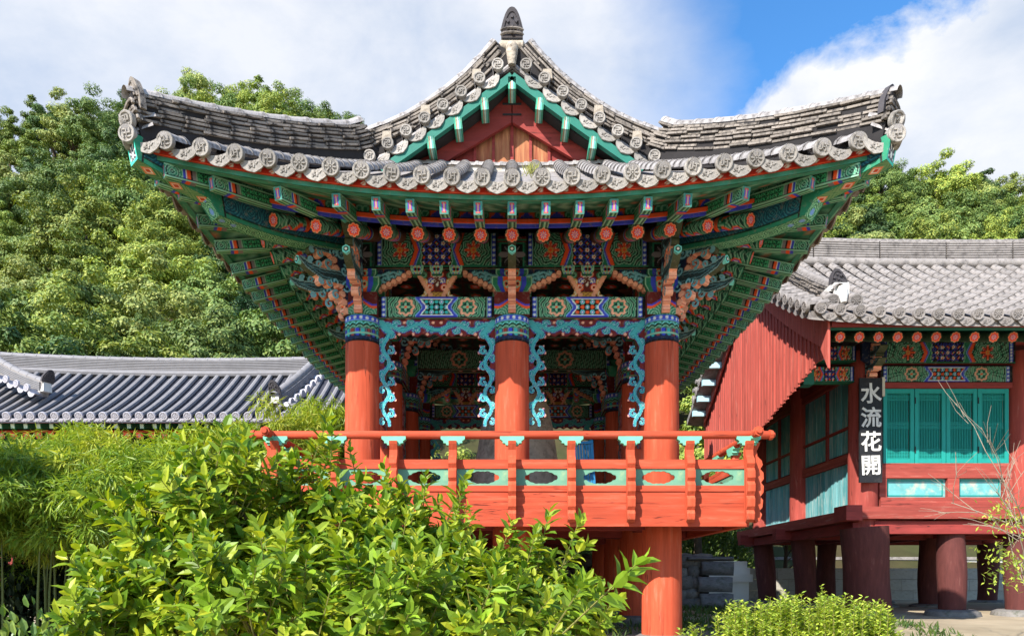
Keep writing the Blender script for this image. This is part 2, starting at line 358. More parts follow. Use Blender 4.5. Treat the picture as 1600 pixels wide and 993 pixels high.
def paint_mesh(name, mb):
    me = bpy.data.meshes.new(name); me.from_pydata(mb.v, [], mb.f)
    a = me.color_attributes.new('Col', 'FLOAT_COLOR', 'POINT'); c = np.ones((len(mb.v), 4), dtype=np.float32); c[:, :3] = np.array(mb.c); a.data.foreach_set('color', c.ravel())
    me.materials.append(M['paint']); me.update(); return me
# boards sawn to a curved outline: signed distance (negative inside) on a fine grid, edge vertices pulled onto the outline
def plate(sdf, x0, x1, y0, y1, res, th, col, edge):
    nx = int((x1-x0)/res)+2; ny = int((y1-y0)/res)+2
    X, Y = np.meshgrid(x0+np.arange(nx)*res, y0+np.arange(ny)*res, indexing='ij')
    D = sdf(X, Y); cc = (D[:-1, :-1]+D[1:, :-1]+D[1:, 1:]+D[:-1, 1:])/4 < 0
    used = np.zeros((nx, ny), bool); full = np.zeros((nx, ny), int)
    for a in (0, 1):
        for b in (0, 1):
            used[a:nx-1+a, b:ny-1+b] |= cc; full[a:nx-1+a, b:ny-1+b] += cc
    bd = used & (full < 4); e = res*.25
    for _ in range(2):
        gx = (sdf(X+e, Y)-sdf(X-e, Y))/(2*e); gy = (sdf(X, Y+e)-sdf(X, Y-e))/(2*e); g2 = np.maximum(gx*gx+gy*gy, .2); D = sdf(X, Y)
        sx = np.clip(-D*gx/g2, -.6*res, .6*res); sy = np.clip(-D*gy/g2, -.6*res, .6*res)
        X = np.where(bd, X+sx, X); Y = np.where(bd, Y+sy, Y)
    C = col(X, Y); idx = -np.ones((nx, ny), int); idx[used] = np.arange(used.sum())
    ii, jj = np.nonzero(cc); q = np.stack([idx[ii, jj], idx[ii+1, jj], idx[ii+1, jj+1], idx[ii, jj+1]], 1)
    n = int(used.sum()); A = np.stack([X[used], np.full(n, -th/2), Y[used]], 1); B = A.copy(); B[:, 1] = th/2; CC = C[used]
    # rim
    from collections import Counter
    E = np.concatenate([q[:, [0, 1]], q[:, [1, 2]], q[:, [2, 3]], q[:, [3, 0]]]); key = np.sort(E, 1); cnt = Counter(map(tuple, key.tolist()))
    be = [tuple(t) for t in E.tolist() if cnt[(min(t), max(t))] == 1]
    mb = MB(); mb.add(A.tolist(), q.tolist(), CC.tolist()); mb.add(B.tolist(), q[:, ::-1].tolist(), CC.tolist())
    rv = []; rf = []
    for k, (a, b) in enumerate(be):
        rv += [A[a], B[a], B[b], A[b]]; rf.append((4*k, 4*k+1, 4*k+2, 4*k+3))
    ec = edge if not callable(edge) else [edge(v[0], v[2]) for v in rv]
    mb.add([tuple(v) for v in rv], rf, ec); return mb
def circs(X, Y, L):
    D = np.full(X.shape, 9.0)
    for cx, cy, r in L: D = np.minimum(D, np.hypot(X-cx, Y-cy)-r)
    return D
def pathd(X, Y, pts):
    D = np.full(X.shape, 9.0)
    for (ax, ay, ar), (bx, by, br) in zip(pts[:-1], pts[1:]):
        dx, dy = bx-ax, by-ay; t = np.clip(((X-ax)*dx+(Y-ay)*dy)/(dx*dx+dy*dy+1e-9), 0, 1)
        D = np.minimum(D, np.hypot(X-ax-t*dx, Y-ay-t*dy)-(ar+(br-ar)*t))
    return D
def polyd(X, Y, poly):
    D = np.full(X.shape, 9.0); ins = np.zeros(X.shape, bool); n = len(poly)
    for i in range(n):
        ax, ay = poly[i]; bx, by = poly[(i+1) % n]; dx, dy = bx-ax, by-ay
        t = np.clip(((X-ax)*dx+(Y-ay)*dy)/(dx*dx+dy*dy+1e-12), 0, 1); D = np.minimum(D, np.hypot(X-ax-t*dx, Y-ay-t*dy))
        cr = ((ay > Y) != (by > Y)) & (X < (bx-ax)*(Y-ay)/((by-ay) if by != ay else 1e-12)+ax); ins ^= cr
    return np.where(ins, -D, D)
def spiral(cx, cy, r, turns, a0, s, w0, w1, n=22):
    return [(cx+r*(1-.82*i/n)*math.cos(a0+s*turns*2*PI*i/n), cy+r*(1-.82*i/n)*math.sin(a0+s*turns*2*PI*i/n), w0+(w1-w0)*i/n) for i in range(n+1)]

# ------------------------------------------------------------------ height of the ground
def sstep(a, b, x): t = min(1, max(0, (x-a)/(b-a))); return t*t*(3-2*t)
def gz(x, y):
    d = y-CAMY
    return .70*sstep(6.5, 13.5, d)+.08*sstep(14, 20, d)
# ------------------------------------------------------------------ the bell pavilion
CX = 2.335; BAY = 2.335; DEP = 3*BAY; YC = DEP/2; OV = 2.2; HX = CX+OV; HY = YC+OV
pav = thing('bell_pavilion', 'raised red temple bell pavilion with brightly painted eaves and grey tiled roof', 'pavilion', (0, YC, .3))
DECK = 2.85
# columns
def pat_cap(x, y, L, H):        # painted head of a column
    c = CV(x, y, G); t = y/H
    w = .018*np.abs(np.sin(x/.08*PI))
    c.f(y < .02+w, BK); lo = (y >= .02+w) & (t < .55); c.f(lo, NV)
    k = np.floor(x/.085).astype(int) % 3; ph = (x/.085) % 1
    for i, cc in enumerate((TE, S(150, 60, 50), BL)):
        c.f(lo & (k == i) & (np.abs(ph-.5) < .3) & (t > .18+.5*(ph-.5)**2), cc)
    c.f(lo & (np.abs(ph-.5) > .4) & (t > .3), GY); c.f(lo & (np.abs(t-.3) < .045), LG)
    z = .03*np.abs(np.sin(x/.11*PI))
    c.f((t >= .5) & (t < .8), G); c.f((np.abs(y-(.57*H+z)) < .012), BK); c.f((np.abs(y-(.64*H+z)) < .010), LT); c.f((np.abs(y-(.50*H+z)) < .009), LG)
    m = t > .79; c.f(m, BL); ph = (x/.095) % 1; d = np.hypot((ph-.5)*.095, y-.885*H); c.f(m & (d < .03), LB); c.f(m & (d < .021), WH); c.f((t > .775) & (t < .8), LB); c.f(t > .975, TE)
    return c.c
def cyl_paint(r, z0, z1, fn, res=.014):
    n = int(2*PI*r/res); k = max(2, int((z1-z0)/res)+1); U, V = np.meshgrid(np.linspace(0, 2*PI, n+1), np.linspace(0, z1-z0, k), indexing='ij')
    C = fn(U*r, V, 2*PI*r, z1-z0); return MB().grid(np.stack([r*np.cos(U), r*np.sin(U), V+z0], -1), C)
mb = MB(); prof = [(.275, DECK-.6), (.275, DECK), (.272, 3.6), (.266, 4.4), (.262, 5.24)]; mb.lathe(prof, 28); col_me = mb.mesh('column', M['red'], True)
cap_me = paint_mesh('painted_capital', cyl_paint(.266, 5.2, 5.6, pat_cap)); cap_me.polygons.foreach_set('use_smooth', np.ones(len(cap_me.polygons), dtype=bool))
mb = MB(); mb.lathe([(.31, -.2), (.31, .9), (.305, 1.8), (.30, 2.62)], 26); post_me = mb.mesh('post', M['red'], True)
mb = MB(); mb.lathe([(.0, .0), (.44, 0), (.46, .08), (.42, .22), (.34, .26), (.0, .26)], 20); base_me = mb.mesh('foundation_stone', M['stone'], True)
for iy in range(4):
    for ix in (-1, 0, 1):
        if ix == 0 and iy in (1, 2): 
            if iy == 1 or iy == 2:
                place('post', post_me, pav, loc=(ix*CX, iy*BAY, 0)); continue
        o = place('column', col_me, pav, Matrix.Rotation(random.random()*6, 4, 'Z'), loc=(ix*CX, iy*BAY, 0)); place('painted_capital', cap_me, o, loc=(ix*CX, iy*BAY, 0))
        place('post', post_me, pav, Matrix.Rotation(random.random()*6, 4, 'Z'), loc=(ix*CX, iy*BAY-.02, .0)); place('foundation_stone', base_me, pav, loc=(ix*CX, iy*BAY-.02, gz(ix*CX, iy*BAY)-.08))
# deck: boards, fascia, joists
KX = CX+1.0; DY0 = -1.0; DY1 = DEP+1.0
nb = 22
for i in range(nb):
    w = 2*KX/nb; me = MB().box((0, (DY0+DY1)/2, DECK-.04), (w-.012, DY1-DY0-.16, .08)).mesh('floor_board', M['dred']) if i == 0 else me
    place('floor_board', me, pav, loc=(-KX+w*(i+.5), 0, 0))
def fascia(x0, x1, y, z0, z1, th, m, name, rot=None):
    return MB().box(((x0+x1)/2, y, (z0+z1)/2), (x1-x0, th, z1-z0)).mesh(name, m)
for y in (DY0, DY1):
    for (xa, xb, za, zb) in ((-KX-.02, -.6, 2.31, 2.585), (-.597, KX+.02, 2.31, 2.585), (-KX-.02, .9, 2.588, 2.80), (.903, KX+.02, 2.588, 2.80)): place('deck_fascia', fascia(xa, xb, y+(.003 if za > 2.5 else 0), za, zb, .12, M['redx'], 'deck_fascia'), pav)
for y in (DY0, DY1): place('deck_rim', fascia(-KX-.03, KX+.03, y-.004, 2.803, 2.885, .14, M['redx'], 'deck_rim'), pav)
for x in (-KX, KX):
    R = Matrix.Rotation(PI/2, 4, 'Z')
    place('deck_fascia', fascia(DY0+.064, DY1-.064, 0, 2.312, 2.798, .12, M['redx'], 'deck_fascia'), pav, R, loc=(x*.999, 0, 0)); place('deck_rim', fascia(DY0+.076, DY1-.076, 0, 2.803, 2.883, .14, M['redx'], 'deck_rim'), pav, R, loc=(x, 0, 0))
for iy in range(4): place('floor_beam', MB().box((0, iy*BAY, 2.47), (2*KX-.16, .26, .3)).mesh('floor_beam', M['dred']), pav)
for ix in (-1, 0, 1): place('floor_beam', MB().box((ix*CX, YC, 2.53), (.22, DY1-DY0-.16, .24)).mesh('floor_beam', M['dred']), pav)
# railing
def cloud_hole(X, Y, w, h): return circs(X, Y, [(k*w, 0, h*(1.0-.35*abs(k))) for k in (-.55, 0, .55)]+[(k*w*.3, s*h*.25, h*.78) for k in (-1, 1) for s in (-1, 1)]+[(-.88*w, 0, h*.42), (.88*w, 0, h*.42)])
def rail_panel(w):
    sdf = lambda X, Y: np.maximum(np.maximum(np.abs(X)-w/2, np.abs(Y)-.12), -cloud_hole(X, Y, .225, .088))
    mb = plate(sdf, -w/2-.02, w/2+.02, -.14, .14, .014, .035, lambda X, Y: np.full(X.shape+(3,), .5), (.5, .5, .5)); return mb.mesh('rail_panel', M['mintp'])
# baluster seen in profile (outward, up)
bprof = [(.0, 2.42), (.05, 2.36), (.10, 2.40), (.125, 2.48), (.09, 2.53), (.13, 2.58), (.14, 2.68), (.10, 2.73), (.145, 2.79), (.15, 2.88), (.11, 2.93), (.15, 2.98), (.145, 3.07), (.10, 3.12), (.135, 3.18), (.12, 3.24), (.06, 3.30), (.05, 3.38), (.09, 3.46), (.10, 3.50), (-.02, 3.50), (-.045, 3.36), (-.03, 3.26), (.0, 3.2)]
mb = MB(); mb.prism(bprof, -.055, .055, 'x'); bal_me = mb.mesh('baluster', M['red'])
lp = [(-.17, .045), (-.17, .0), (-.13, -.03), (-.135, -.055), (-.095, -.06), (-.09, -.085), (-.04, -.09), (.04, -.09), (.09, -.085), (.095, -.06), (.135, -.055), (.13, -.03), (.17, .0), (.17, .045)]
mb = MB(); mb.prism(lp, -.05, .05, 'y'); lotus_me = mb.mesh('lotus_leaf_cap', M['mint'])
SPC = .822
def rail_side(A, B, out, n, ends=True):
    A = Vector(A); B = Vector(B); t = (B-A).normalized(); out = Vector(out); Lh = (B-A).length
    Mx = frame(t, -out, Vector((0, 0, 1)), (0, 0, 0))
    hr = MB(); hr.tube([A-t*.38+out*.06+Vector((0, 0, 3.60)), A-t*.33+out*.06+Vector((0, 0, 3.60)), B+t*.33+out*.06+Vector((0, 0, 3.60)), B+t*.38+out*.06+Vector((0, 0, 3.60))], [.035, .058, .058, .035], 14); h = place('handrail', hr.mesh('handrail', M['redx'], True), pav)
    for e, s in ((A, -1), (B, 1)):
        k = MB(); k.tube([e+t*s*.30+out*.06+Vector((0, 0, 3.6)), e+t*s*.35+out*.06+Vector((0, 0, 3.6))], [.075, .066], 8); place('rail_end_knob', k.mesh('rail_end_knob', M['red']), h)
    place('rail_top_board', MB().box((0, 0, 0), (Lh-.02, .07, .13)).mesh('rail_top_board', M['redx']), pav, frame(t, -out, Vector((0, 0, 1)), (A+B)/2+Vector((0, 0, 3.195))-out*.01))
    step = Lh/n; pm = rail_panel(step-.01)
    for i in range(n+1):
        q = A+t*step*i; k = place('baluster', bal_me, pav, frame(t, -out, Vector((0, 0, 1)), q+out*.075) @ Matrix.Scale(-1, 4, (0, 1, 0)))
        place('lotus_leaf_cap', lotus_me, k, frame(t, -out, Vector((0, 0, 1)), q+out*.06+Vector((0, 0, 3.535))))
        if i < n: place('rail_panel', pm, pav, frame(t, -out, Vector((0, 0, 1)), q+t*step/2+Vector((0, 0, 3.008))-out*.012))
rail_side((-KX, DY0, 0), (KX, DY0, 0), (0, -1, 0), 8)
rail_side((KX+.004, DY0, 0), (KX+.004, DY1, 0), (1, 0, 0), 11)
rail_side((-KX-.004, DY1, 0), (-KX-.004, DY0, 0), (-1, 0, 0), 11)
# ---- bays: lintel, fretwork frame, brackets, upper beam
LB_ = BAY-.53
lint_me = [paint_mesh('painted_lintel', pbox(MB(), LB_, .22, .32, *(lambda x, y, L, H, r=r: pat_lintel(x, y, L, H, r),)*2, bottom=pat_soffit)) for r in (False, True)]
beam_me = paint_mesh('painted_upper_beam', pbox(MB(), BAY-.40, .2, .56, pat_beam, pat_beam, bottom=pat_soffit))
# scrolled frame: half built, mirrored by the path list
def frame_paths(w):
    vine = []; curls = []; tips = []
    hw = w/2
    for s in (-1, 1):
        e = lambda x: s*(hw-x)        # distance from the column
        pts = []
        for i in range(27):           # down the column
            t = i/26; pts.append((e(.105+.055*math.sin(t*6.4*PI+.6)), -.12-t*1.52, .036-.010*t))
        vine.append(pts)
        for k in range(6):
            y = -.24-.245*k
            curls += [spiral(e(.172), y, .066, .95, PI*.5, s, .020, .018, 12), spiral(e(.05), y-.125, .056, .9, PI*.5, -s, .018, .018, 12)]
            tips += [(e(.25), y-.03, .022), (e(.235), y-.012, .026), (e(.225), y+.075, .018)]
        pts = [(e(.06+t*(hw-.06)), -.115+.045*math.sin(t*3.2*PI+1.2), .034) for t in np.linspace(0, 1, 22)]
        vine.append(pts); vine.append([(e(.0), -.02, .05), (e(.12), -.15, .06), (e(.2), -.22, .04)])
        for k in range(3):
            x = .26+.22*k
            curls += [spiral(e(x), -.06, .058, .95, 0, -s, .018, .018, 12), spiral(e(x+.11), -.165, .056, .95, PI, s, .018, .018, 12)]
            tips += [(e(x+.05), -.225, .024), (e(x+.14), -.045, .024)]
    return vine, curls, tips
def scroll_frame(w):
    vine, curls, tips = frame_paths(w); hw = w/2
    dv = lambda X, Y: np.minimum.reduce([pathd(X, Y, p) for p in vine+curls])
    dt = lambda X, Y: circs(X, Y, tips)
    def back(X, Y):
        xm = hw-np.abs(X); return np.minimum(np.maximum(-(Y+.235+.02*np.sin(X*34)), np.abs(X)-hw), np.maximum(xm-(.09+.02*np.sin(Y*30)), -(Y+.95)))
    bot = lambda X, Y: np.maximum(np.maximum(np.abs(X)-hw, Y), np.minimum(np.minimum(back(X, Y), dv(X, Y)), dt(X, Y)))
    def col(X, Y):
        c = np.empty(X.shape+(3,)); c[:] = S(112, 36, 36); d = dv(X, Y); t = dt(X, Y)
        c[t < 0] = PK; c[d < .014] = S(62, 66, 140); c[d < 0] = S(138, 198, 196); c[d < -.007] = S(40, 140, 144); c[(d < -.020)] = S(76, 170, 172); return c
    return plate(bot, -hw-.02, hw+.02, -1.72, .02, .0125, .05, col, S(120, 60, 60))
frame_me = paint_mesh('scrolled_frame', scroll_frame(LB_))
# wing of a bracket: cloud scrolls with a pink scalloped lower edge (x outward, y up)
def wing(L, H, seed, tongue=False):
    r = random.Random(seed)
    lo = lambda X: -H*(1-np.clip(X/L, 0, 1))**.9
    sc = [(L*t, -H*(1-t)**.9, .040) for t in np.linspace(.02, 1, 8)]
    cur = []
    for k in range(4):
        t = k/4; cur.append(spiral(L*(.16+.72*t), -H*(1-t)*.42-.01, .085*(1-.35*t), 1.15, PI*.5, (-1)**k, .016, .014, 26))
    cur.append([(L*t, -.02-.03*math.sin(t*9), .014) for t in np.linspace(0, 1, 12)])
    body = lambda X, Y: np.maximum(np.maximum(-X, Y), np.maximum(lo(X)-Y-.02, X-L))
    def sdf(X, Y):
        d = np.minimum(body(X, Y), circs(X, Y, sc))
        d = np.minimum(d, circs(X, Y, [(L*(.2+.2*k), .02, .05) for k in range(4)]))
        return np.maximum(d, -X)
    def col(X, Y):
        c = np.empty(X.shape+(3,)); c[:] = NV; d = np.minimum.reduce([pathd(X, Y, p) for p in cur]); c[d < .014] = BK; c[d < .006] = S(70, 140, 150); c[d < -.004] = S(120, 180, 190)
        e = circs(X, Y, sc); c[e < .012] = BR; c[e < 0] = PK; return c
    return plate(sdf, -.01, L+.07, -H-.08, .09, .0125, .10, col, PK)
wing_me = paint_mesh('bracket_wing', wing(.56, .30, 1))
def tongue_bracket():          # projecting bracket of the column head: two upturned tongues over a scalloped foot
    t1 = [(0, .52, .10), (.35, .50, .10), (.62, .47, .085), (.86, .53, .055), (.98, .60, .035)]
    t2 = [(0, .95, .12), (.4, .93, .11), (.7, .88, .09), (.95, .93, .055), (1.08, 1.0, .035)]
    body = lambda X, Y: np.maximum(np.maximum(-X, Y-1.22), np.maximum(-Y, X-(.20+.42*np.clip(Y/1.2, 0, 1)+.03*np.sin(Y*32))))
    sc = [(.22+.36*k/10, .03+.118*k, .05) for k in range(11)]
    cur = [spiral(.16+.05*k, .14+.24*k, .09, 1.2, PI*.5, (-1)**k, .016, .012, 24) for k in range(5)]+[spiral(.42+.02*k, .42+.42*k, .07, 1.1, 0, -1, .014, .012, 20) for k in range(2)]
    fil = [spiral(a, b, r, 1.0, ph, s, .019, .014, 14) for a, b, r, ph, s in ((.52, .66, .075, -PI/2, 1), (.68, .60, .06, -PI/2, 1), (.82, .63, .05, -PI/2, 1), (.50, .37, .07, PI/2, -1), (.64, .36, .055, PI/2, -1), (.70, 1.05, .075, -PI/2, 1), (.86, 1.02, .06, -PI/2, 1), (.66, .76, .065, PI/2, -1), (.80, .77, .05, PI/2, -1), (.40, .22, .07, PI/2, -1))]
    dfil = lambda X, Y: np.minimum.reduce([pathd(X, Y, p) for p in fil])
    def sdf(X, Y): return np.maximum(np.minimum.reduce([body(X, Y), pathd(X, Y, t1), pathd(X, Y, t2), circs(X, Y, sc), dfil(X, Y)]), -X)
    def col(X, Y):
        c = np.empty(X.shape+(3,)); c[:] = NV; c[dfil(X, Y) < .004] = S(112, 164, 176); tt = np.minimum(pathd(X, Y, t1), pathd(X, Y, t2)); c[tt < 0] = S(38, 56, 60); c[(tt > -.02) & (tt < 0)] = S(126, 160, 158); c[(tt < -.045) & (tt > -.06)] = S(84, 126, 134)
        d = np.minimum.reduce([pathd(X, Y, p) for p in cur]); c[d < .013] = BK; c[d < .005] = S(74, 150, 170); c[d < -.004] = S(150, 205, 215)
        e = circs(X, Y, sc); c[(e < .012) & (tt > 0)] = BR; c[(e < 0) & (tt > 0)] = PK; return c
    return plate(sdf, -.01, 1.16, -.05, 1.26, .0135, .115, col, lambda x, y: S(74, 80, 58) if x > .74 else (S(196, 118, 96) if (y*9) % 1 < .16 else PK))
tong_me = paint_mesh('projecting_bracket', tongue_bracket())
mb = MB(); p = 0.; z = 0.
pts = [(p+.035, .062*math.cos(PI/6+k*PI/3), z+.062*math.sin(PI/6+k*PI/3)) for k in range(6)]+[(p-.03, .062*math.cos(PI/6+k*PI/3), z+.062*math.sin(PI/6+k*PI/3)) for k in range(6)]
mb.add(pts, [tuple(range(6)), tuple(range(11, 5, -1))]+[(i, i+6, (i+1) % 6+6, (i+1) % 6) for i in range(6)], LT)
mb.add([(p+.038, .04*math.cos(PI/6+k*PI/3), z+.04*math.sin(PI/6+k*PI/3)) for k in range(6)], [tuple(range(6))], DG)
mb.add([(p+.041, .022*math.cos(k*PI/3), z+.022*math.sin(k*PI/3)) for k in range(6)], [tuple(range(6))], WH)
hex_me = paint_mesh('bracket_tip', mb)
# flower board in the middle of a bay
def flower_board():
    body = lambda X, Y: polyd(X, Y, [(-.30, .42), (.30, .42), (.25, .30), (.17, .16), (.22, .06), (.33, .0), (-.33, .0), (-.22, .06), (-.17, .16), (-.25, .30)])
    sc = [(s*(.30-.028*k), .40-.05*k, .036) for s in (-1, 1) for k in range(8)]
    cur = [(s*x, y, r, c) for s in (-1, 1) for x, y, r, c in ((.21, .36, .06, G), (.19, .25, .055, YE), (.09, .27, .05, BL), (.11, .17, .06, OR), (.21, .07, .06, YE), (.29, .05, .05, G), (.06, .37, .05, OR))]
    def sdf(X, Y): return np.maximum(np.minimum(body(X, Y), circs(X, Y, sc)), -Y)
    def col(X, Y):
        c = np.empty(X.shape+(3,)); c[:] = BR
        for x, y, r, cc in cur:
            d = np.hypot(X-x, Y-y); k = c.copy(); c[d < r] = cc; c[(d < r*.68)] = WH if cc != G else LG; c[d < r*.5] = cc; c[d < r*.2] = BK
        a = np.arctan2(Y-.285, X); d = np.hypot(X, Y-.285); c[d < .10*np.abs(np.cos(a*2.5+PI/4))] = WH; c[d < .06*np.abs(np.cos(a*2.5+PI/4))] = BR
        m = (np.abs(X) < .14) & (Y < .10) & (Y > .0); c[m] = YE; c[m & (np.sin(X*90)*np.sin(Y*120) > .2)] = S(150, 110, 60)
        e = circs(X, Y, sc); c[e < 0] = PK; return c
    return plate(sdf, -.36, .36, 0, .46, .0125, .07, col, PK)
fb_me = paint_mesh('flower_board', flower_board())
def pat_block(x, y, L, H):
    c = CV(x, y, G); c.xm = np.minimum(x, L-x); c.f((c.xm < .02) | (y < .02) | (y > H-.02), LG)
    for k, cc in ((.2, BL), (.35, OR), (.5, G)): c.f((np.abs(x/L-k) < .06) | (np.abs(1-x/L-k) < .06), cc)
    d = np.hypot(c.xm-L*.36, y-H*.5); c.f((d < .05) & (d > .03), LG); c.f(d < .02, BK); return c.c
def block(w, h, d):
    mb = pbox(MB(), w, d, h, pat_block, pat_block, base=G, x0=-w/2); a = np.array(mb.v); lo = a[:, 2] < -h*.1
    sc = np.where(a[:, 2] < 0, 1-.28*np.clip((-a[:, 2]-h*.05)/(h*.45), 0, 1), 1); a[:, 0] *= sc; a[:, 1] *= sc; mb.v = [tuple(v) for v in a]; return mb
blk_me = paint_mesh('bearing_block', block(.62, .22, .55)); blk2_me = paint_mesh('upper_bearing_block', block(.5, .14, .4)); sblk_me = paint_mesh('small_bearing_block', block(.2, .12, .2))
def pat_neck(x, y, L, H):
    c = CV(x, y, BR); k = np.abs(x/L-.5)*2
    w = .05*np.cos(k*PI*1.2)+H*.45; c.f(y < w, G); c.f(np.abs(y-w) < .02, OR); c.f(np.abs(y-w-.035) < .014, BL); q = np.hypot(np.abs(x-L/2)-L*.3, y)/.04; c.f((y < w-.03) & ((q % 1) < .4), LG); return c.c
neck_me = paint_mesh('painted_bracket_neck', pbox(MB(), .54, .5, .34, pat_neck, pat_neck, base=BR, x0=-.27))
def pat_head(x, y, L, H):
    c = CV(x, y, DG); k = np.abs(x-L/2); c.f((k < L*.42) & (y < H*.8), G); c.f((k < L*.38) & (y < H*.75), BK)
    a = np.arctan2(y-H*.4, x-L/2); d = np.hypot(x-L/2, y-H*.4); c.f((d < .2*np.abs(np.cos(a*3))**.6) & (np.abs(np.sin(a)) < .75) & (d > .05), GY); c.f((y > H*.8), BR); c.f((y > H*.86) & (y < H*.92), G); return c.c
head_me = paint_mesh('painted_bracket_head', pbox(MB(), .44, .5, .46, pat_head, pat_head, base=DG, x0=-.22))
def rotz(v): return frame((v[0], v[1], 0), (-v[1], v[0], 0), (0, 0, 1))
def bay(A, t, out, k, inner=True):
    """A: mid point between two columns (x,y), t: unit along, out: outward"""
    A = Vector((*A, 0)); t = Vector((*t, 0)); out = Vector((*out, 0)); up = Vector((0, 0, 1)); F = lambda o: frame(t, -out, up, o)
    place('painted_lintel', lint_me[k], pav, F(A-t*LB_/2+Vector((0, 0, 5.765))))
    place('scrolled_frame', frame_me, pav, F(A+Vector((0, 0, 5.598))))
    place('painted_upper_beam', beam_me, pav, F(A-t*(BAY-.40)/2+Vector((0, 0, 6.65))))
    place('flower_board', fb_me, pav, F(A+Vector((0, 0, 5.93))-out*.0))
    for s in (-1, 1):
        place('bracket_wing', wing_me, pav, frame(-t*s, -out*(-s) if False else up.cross(-t*s), up, A+t*s*(BAY/2-.17)+Vector((0, 0, 6.32))))
        place('small_bearing_block', sblk_me, pav, F(A+t*s*.30+out*.03+Vector((0, 0, 6.34))))
    place('small_bearing_block', sblk_me, pav, F(A+out*.05+Vector((0, 0, 6.335))))
for sx in (-1, 1):
    bay((sx*CX/2, 0), (1, 0), (0, -1), 0 if sx < 0 else 1); bay((sx*CX/2, DEP), (-1, 0), (0, 1), 1)
    for j in range(3): bay((sx*CX, BAY*(j+.5)), (0, -1 if sx < 0 else 1), (sx, 0), j % 2)
def bracket(x, y, dirs):
    c = Vector((x, y, 0)); t = Vector((-dirs[0][1], dirs[0][0], 0)); o = Vector((*dirs[0], 0)); F = lambda z: frame(t, -o, (0, 0, 1), c+Vector((0, 0, z)))
    place('painted_bracket_neck', neck_me, pav, F(5.775)); place('bearing_block', blk_me, pav, F(6.06)); place('upper_bearing_block', blk2_me, pav, F(6.25)); place('painted_bracket_head', head_me, pav, F(6.56))
    for d in dirs:
        d = Vector((*d, 0)).normalized(); b = place('projecting_bracket', tong_me, pav, frame(d, Vector((0, 0, 1)).cross(d), (0, 0, 1), c+d*.10+Vector((0, 0, 5.62))))
        for (tx, tz) in ((.985, .585), (1.085, .985)): place('bracket_tip', hex_me, b, frame(d, Vector((0, 0, 1)).cross(d), (0, 0, 1), c+d*(.10+tx)+Vector((0, 0, 5.62+tz))))
bracket(0, 0, [(0, -1), (0, 1)]); bracket(0, DEP, [(0, 1), (0, -1)])
for sx in (-1, 1):
    bracket(sx*CX, 0, [(0, -1), (sx, 0), (sx, -1)]); bracket(sx*CX, DEP, [(0, 1), (sx, 0), (sx, 1)])
    for j in (1, 2): bracket(sx*CX, j*BAY, [(sx, 0), (-sx, 0)])
# inside: cross beams, boards of the ceiling
crossb = paint_mesh('cross_beam', pbox(MB(), 2*CX-.3, .34, .42, pat_lintel, pat_lintel, bottom=pat_soffit, res=.02))
for j in (1, 2): place('cross_beam', crossb, pav, loc=(-CX+.15, j*BAY, 6.35))
def pat_ceil(x, y, L, H):
    c = CV(x, y, DG); gx = (x/.42) % 1; gy = (y/.42) % 1; c.f((gx < .12) | (gy < .12), S(60, 24, 20)); d = np.hypot(gx-.56, gy-.56)*.42; c.f(d < .13, G); c.f(d < .09, OR); c.f(d < .04, WH); return c.c
place('ceiling_panel', paint_mesh('ceiling_panel', pbox(MB(), 2*CX-.3, DEP-.3, .06, bottom=pat_ceil, res=.04)), pav, loc=(-CX+.15, YC, 6.98))
mb = MB(); mb.tube([(-.0, .3, 6.45), (0, DEP-.3, 6.45)], .24, 16); place('bell_beam', mb.mesh('bell_beam', M['dred'], True), pav)

# ------------------------------------------------------------------ eaves
def f_roof(t): return 9.62-.76*t+.0206*t*t
def lift(c, p=1.8): return .43*max(0., 1-c/HX)**p if c < HX else 0.
def flare(c): return .20*max(0., 1-c/HX)**3
EDGE = {0: (Vector((1, 0, 0)), Vector((0, -1, 0)), HX), 1: (Vector((0, 1, 0)), Vector((1, 0, 0)), HY), 2: (Vector((-1, 0, 0)), Vector((0, 1, 0)), HX), 3: (Vector((0, -1, 0)), Vector((-1, 0, 0)), HY)}
CEN = Vector((0, YC, 0))
def EP(k, e, s, z=0.):
    """edge k, e along from its middle, s inward from the eave line; flared at the corners"""
    t, o, h = EDGE[k]; od = (HY if k in (0, 2) else HX); c = h-abs(e); fl = flare(max(c, 0))*max(0, 1-s/OV)
    return CEN+t*(e+math.copysign(fl, e)*(abs(e)/h)**2)+o*(od-s+fl)+Vector((0, 0, z))
def roofz(k, e, s):
    c = EDGE[k][2]-abs(e); cc = max(c, s); return f_roof(HX-s)+lift(max(c-s*.3, 0))*max(0, 1-s/2.6)
RS = .9
def rl(c): return .27*max(0, 1-c/3.635)**2.6
cl = [.34, .93, 1.45, 1.90]
def rafter_pat(x, y, L, H):          # x along from the outer end, y around
    c = CV(x, y, S(96, 62, 44)); w = H/3
    yy = (y % (H/2))-H/4
    q = np.hypot((x-.06)*.9, yy); a = np.arctan2(yy, x); m = x < .62
    k = (np.hypot((x-.44)*.8, yy)+.01*np.sin(a*10))/.036; c.f(m, G); c.f(m & (np.floor(k) % 2 == 0), DG); c.f(m & ((k % 1) < .34), LG)
    d = np.hypot((x-.44)*.8, yy+.02); c.f((d < .11) & (d > .05) & (x < .44), OR); c.f((d < .06), BL); c.f((d < .035), LB)
    d2 = np.hypot((x-.2)*.8, yy); c.f((d2 < .07), OR); c.f(d2 < .045, BL); c.f(d2 < .025, WH)
    c.f(x < .05, G); c.f((x > .015) & (x < .03), LG)
    c.f((x > .50) & (x < .57), OR); c.f((x > .57) & (x < .60), BK); c.f((x > .60) & (x < .68), BL); c.f((x > .68) & (x < .72), LG); return c.c
RL = 2.1/math.cos(math.atan(.45))
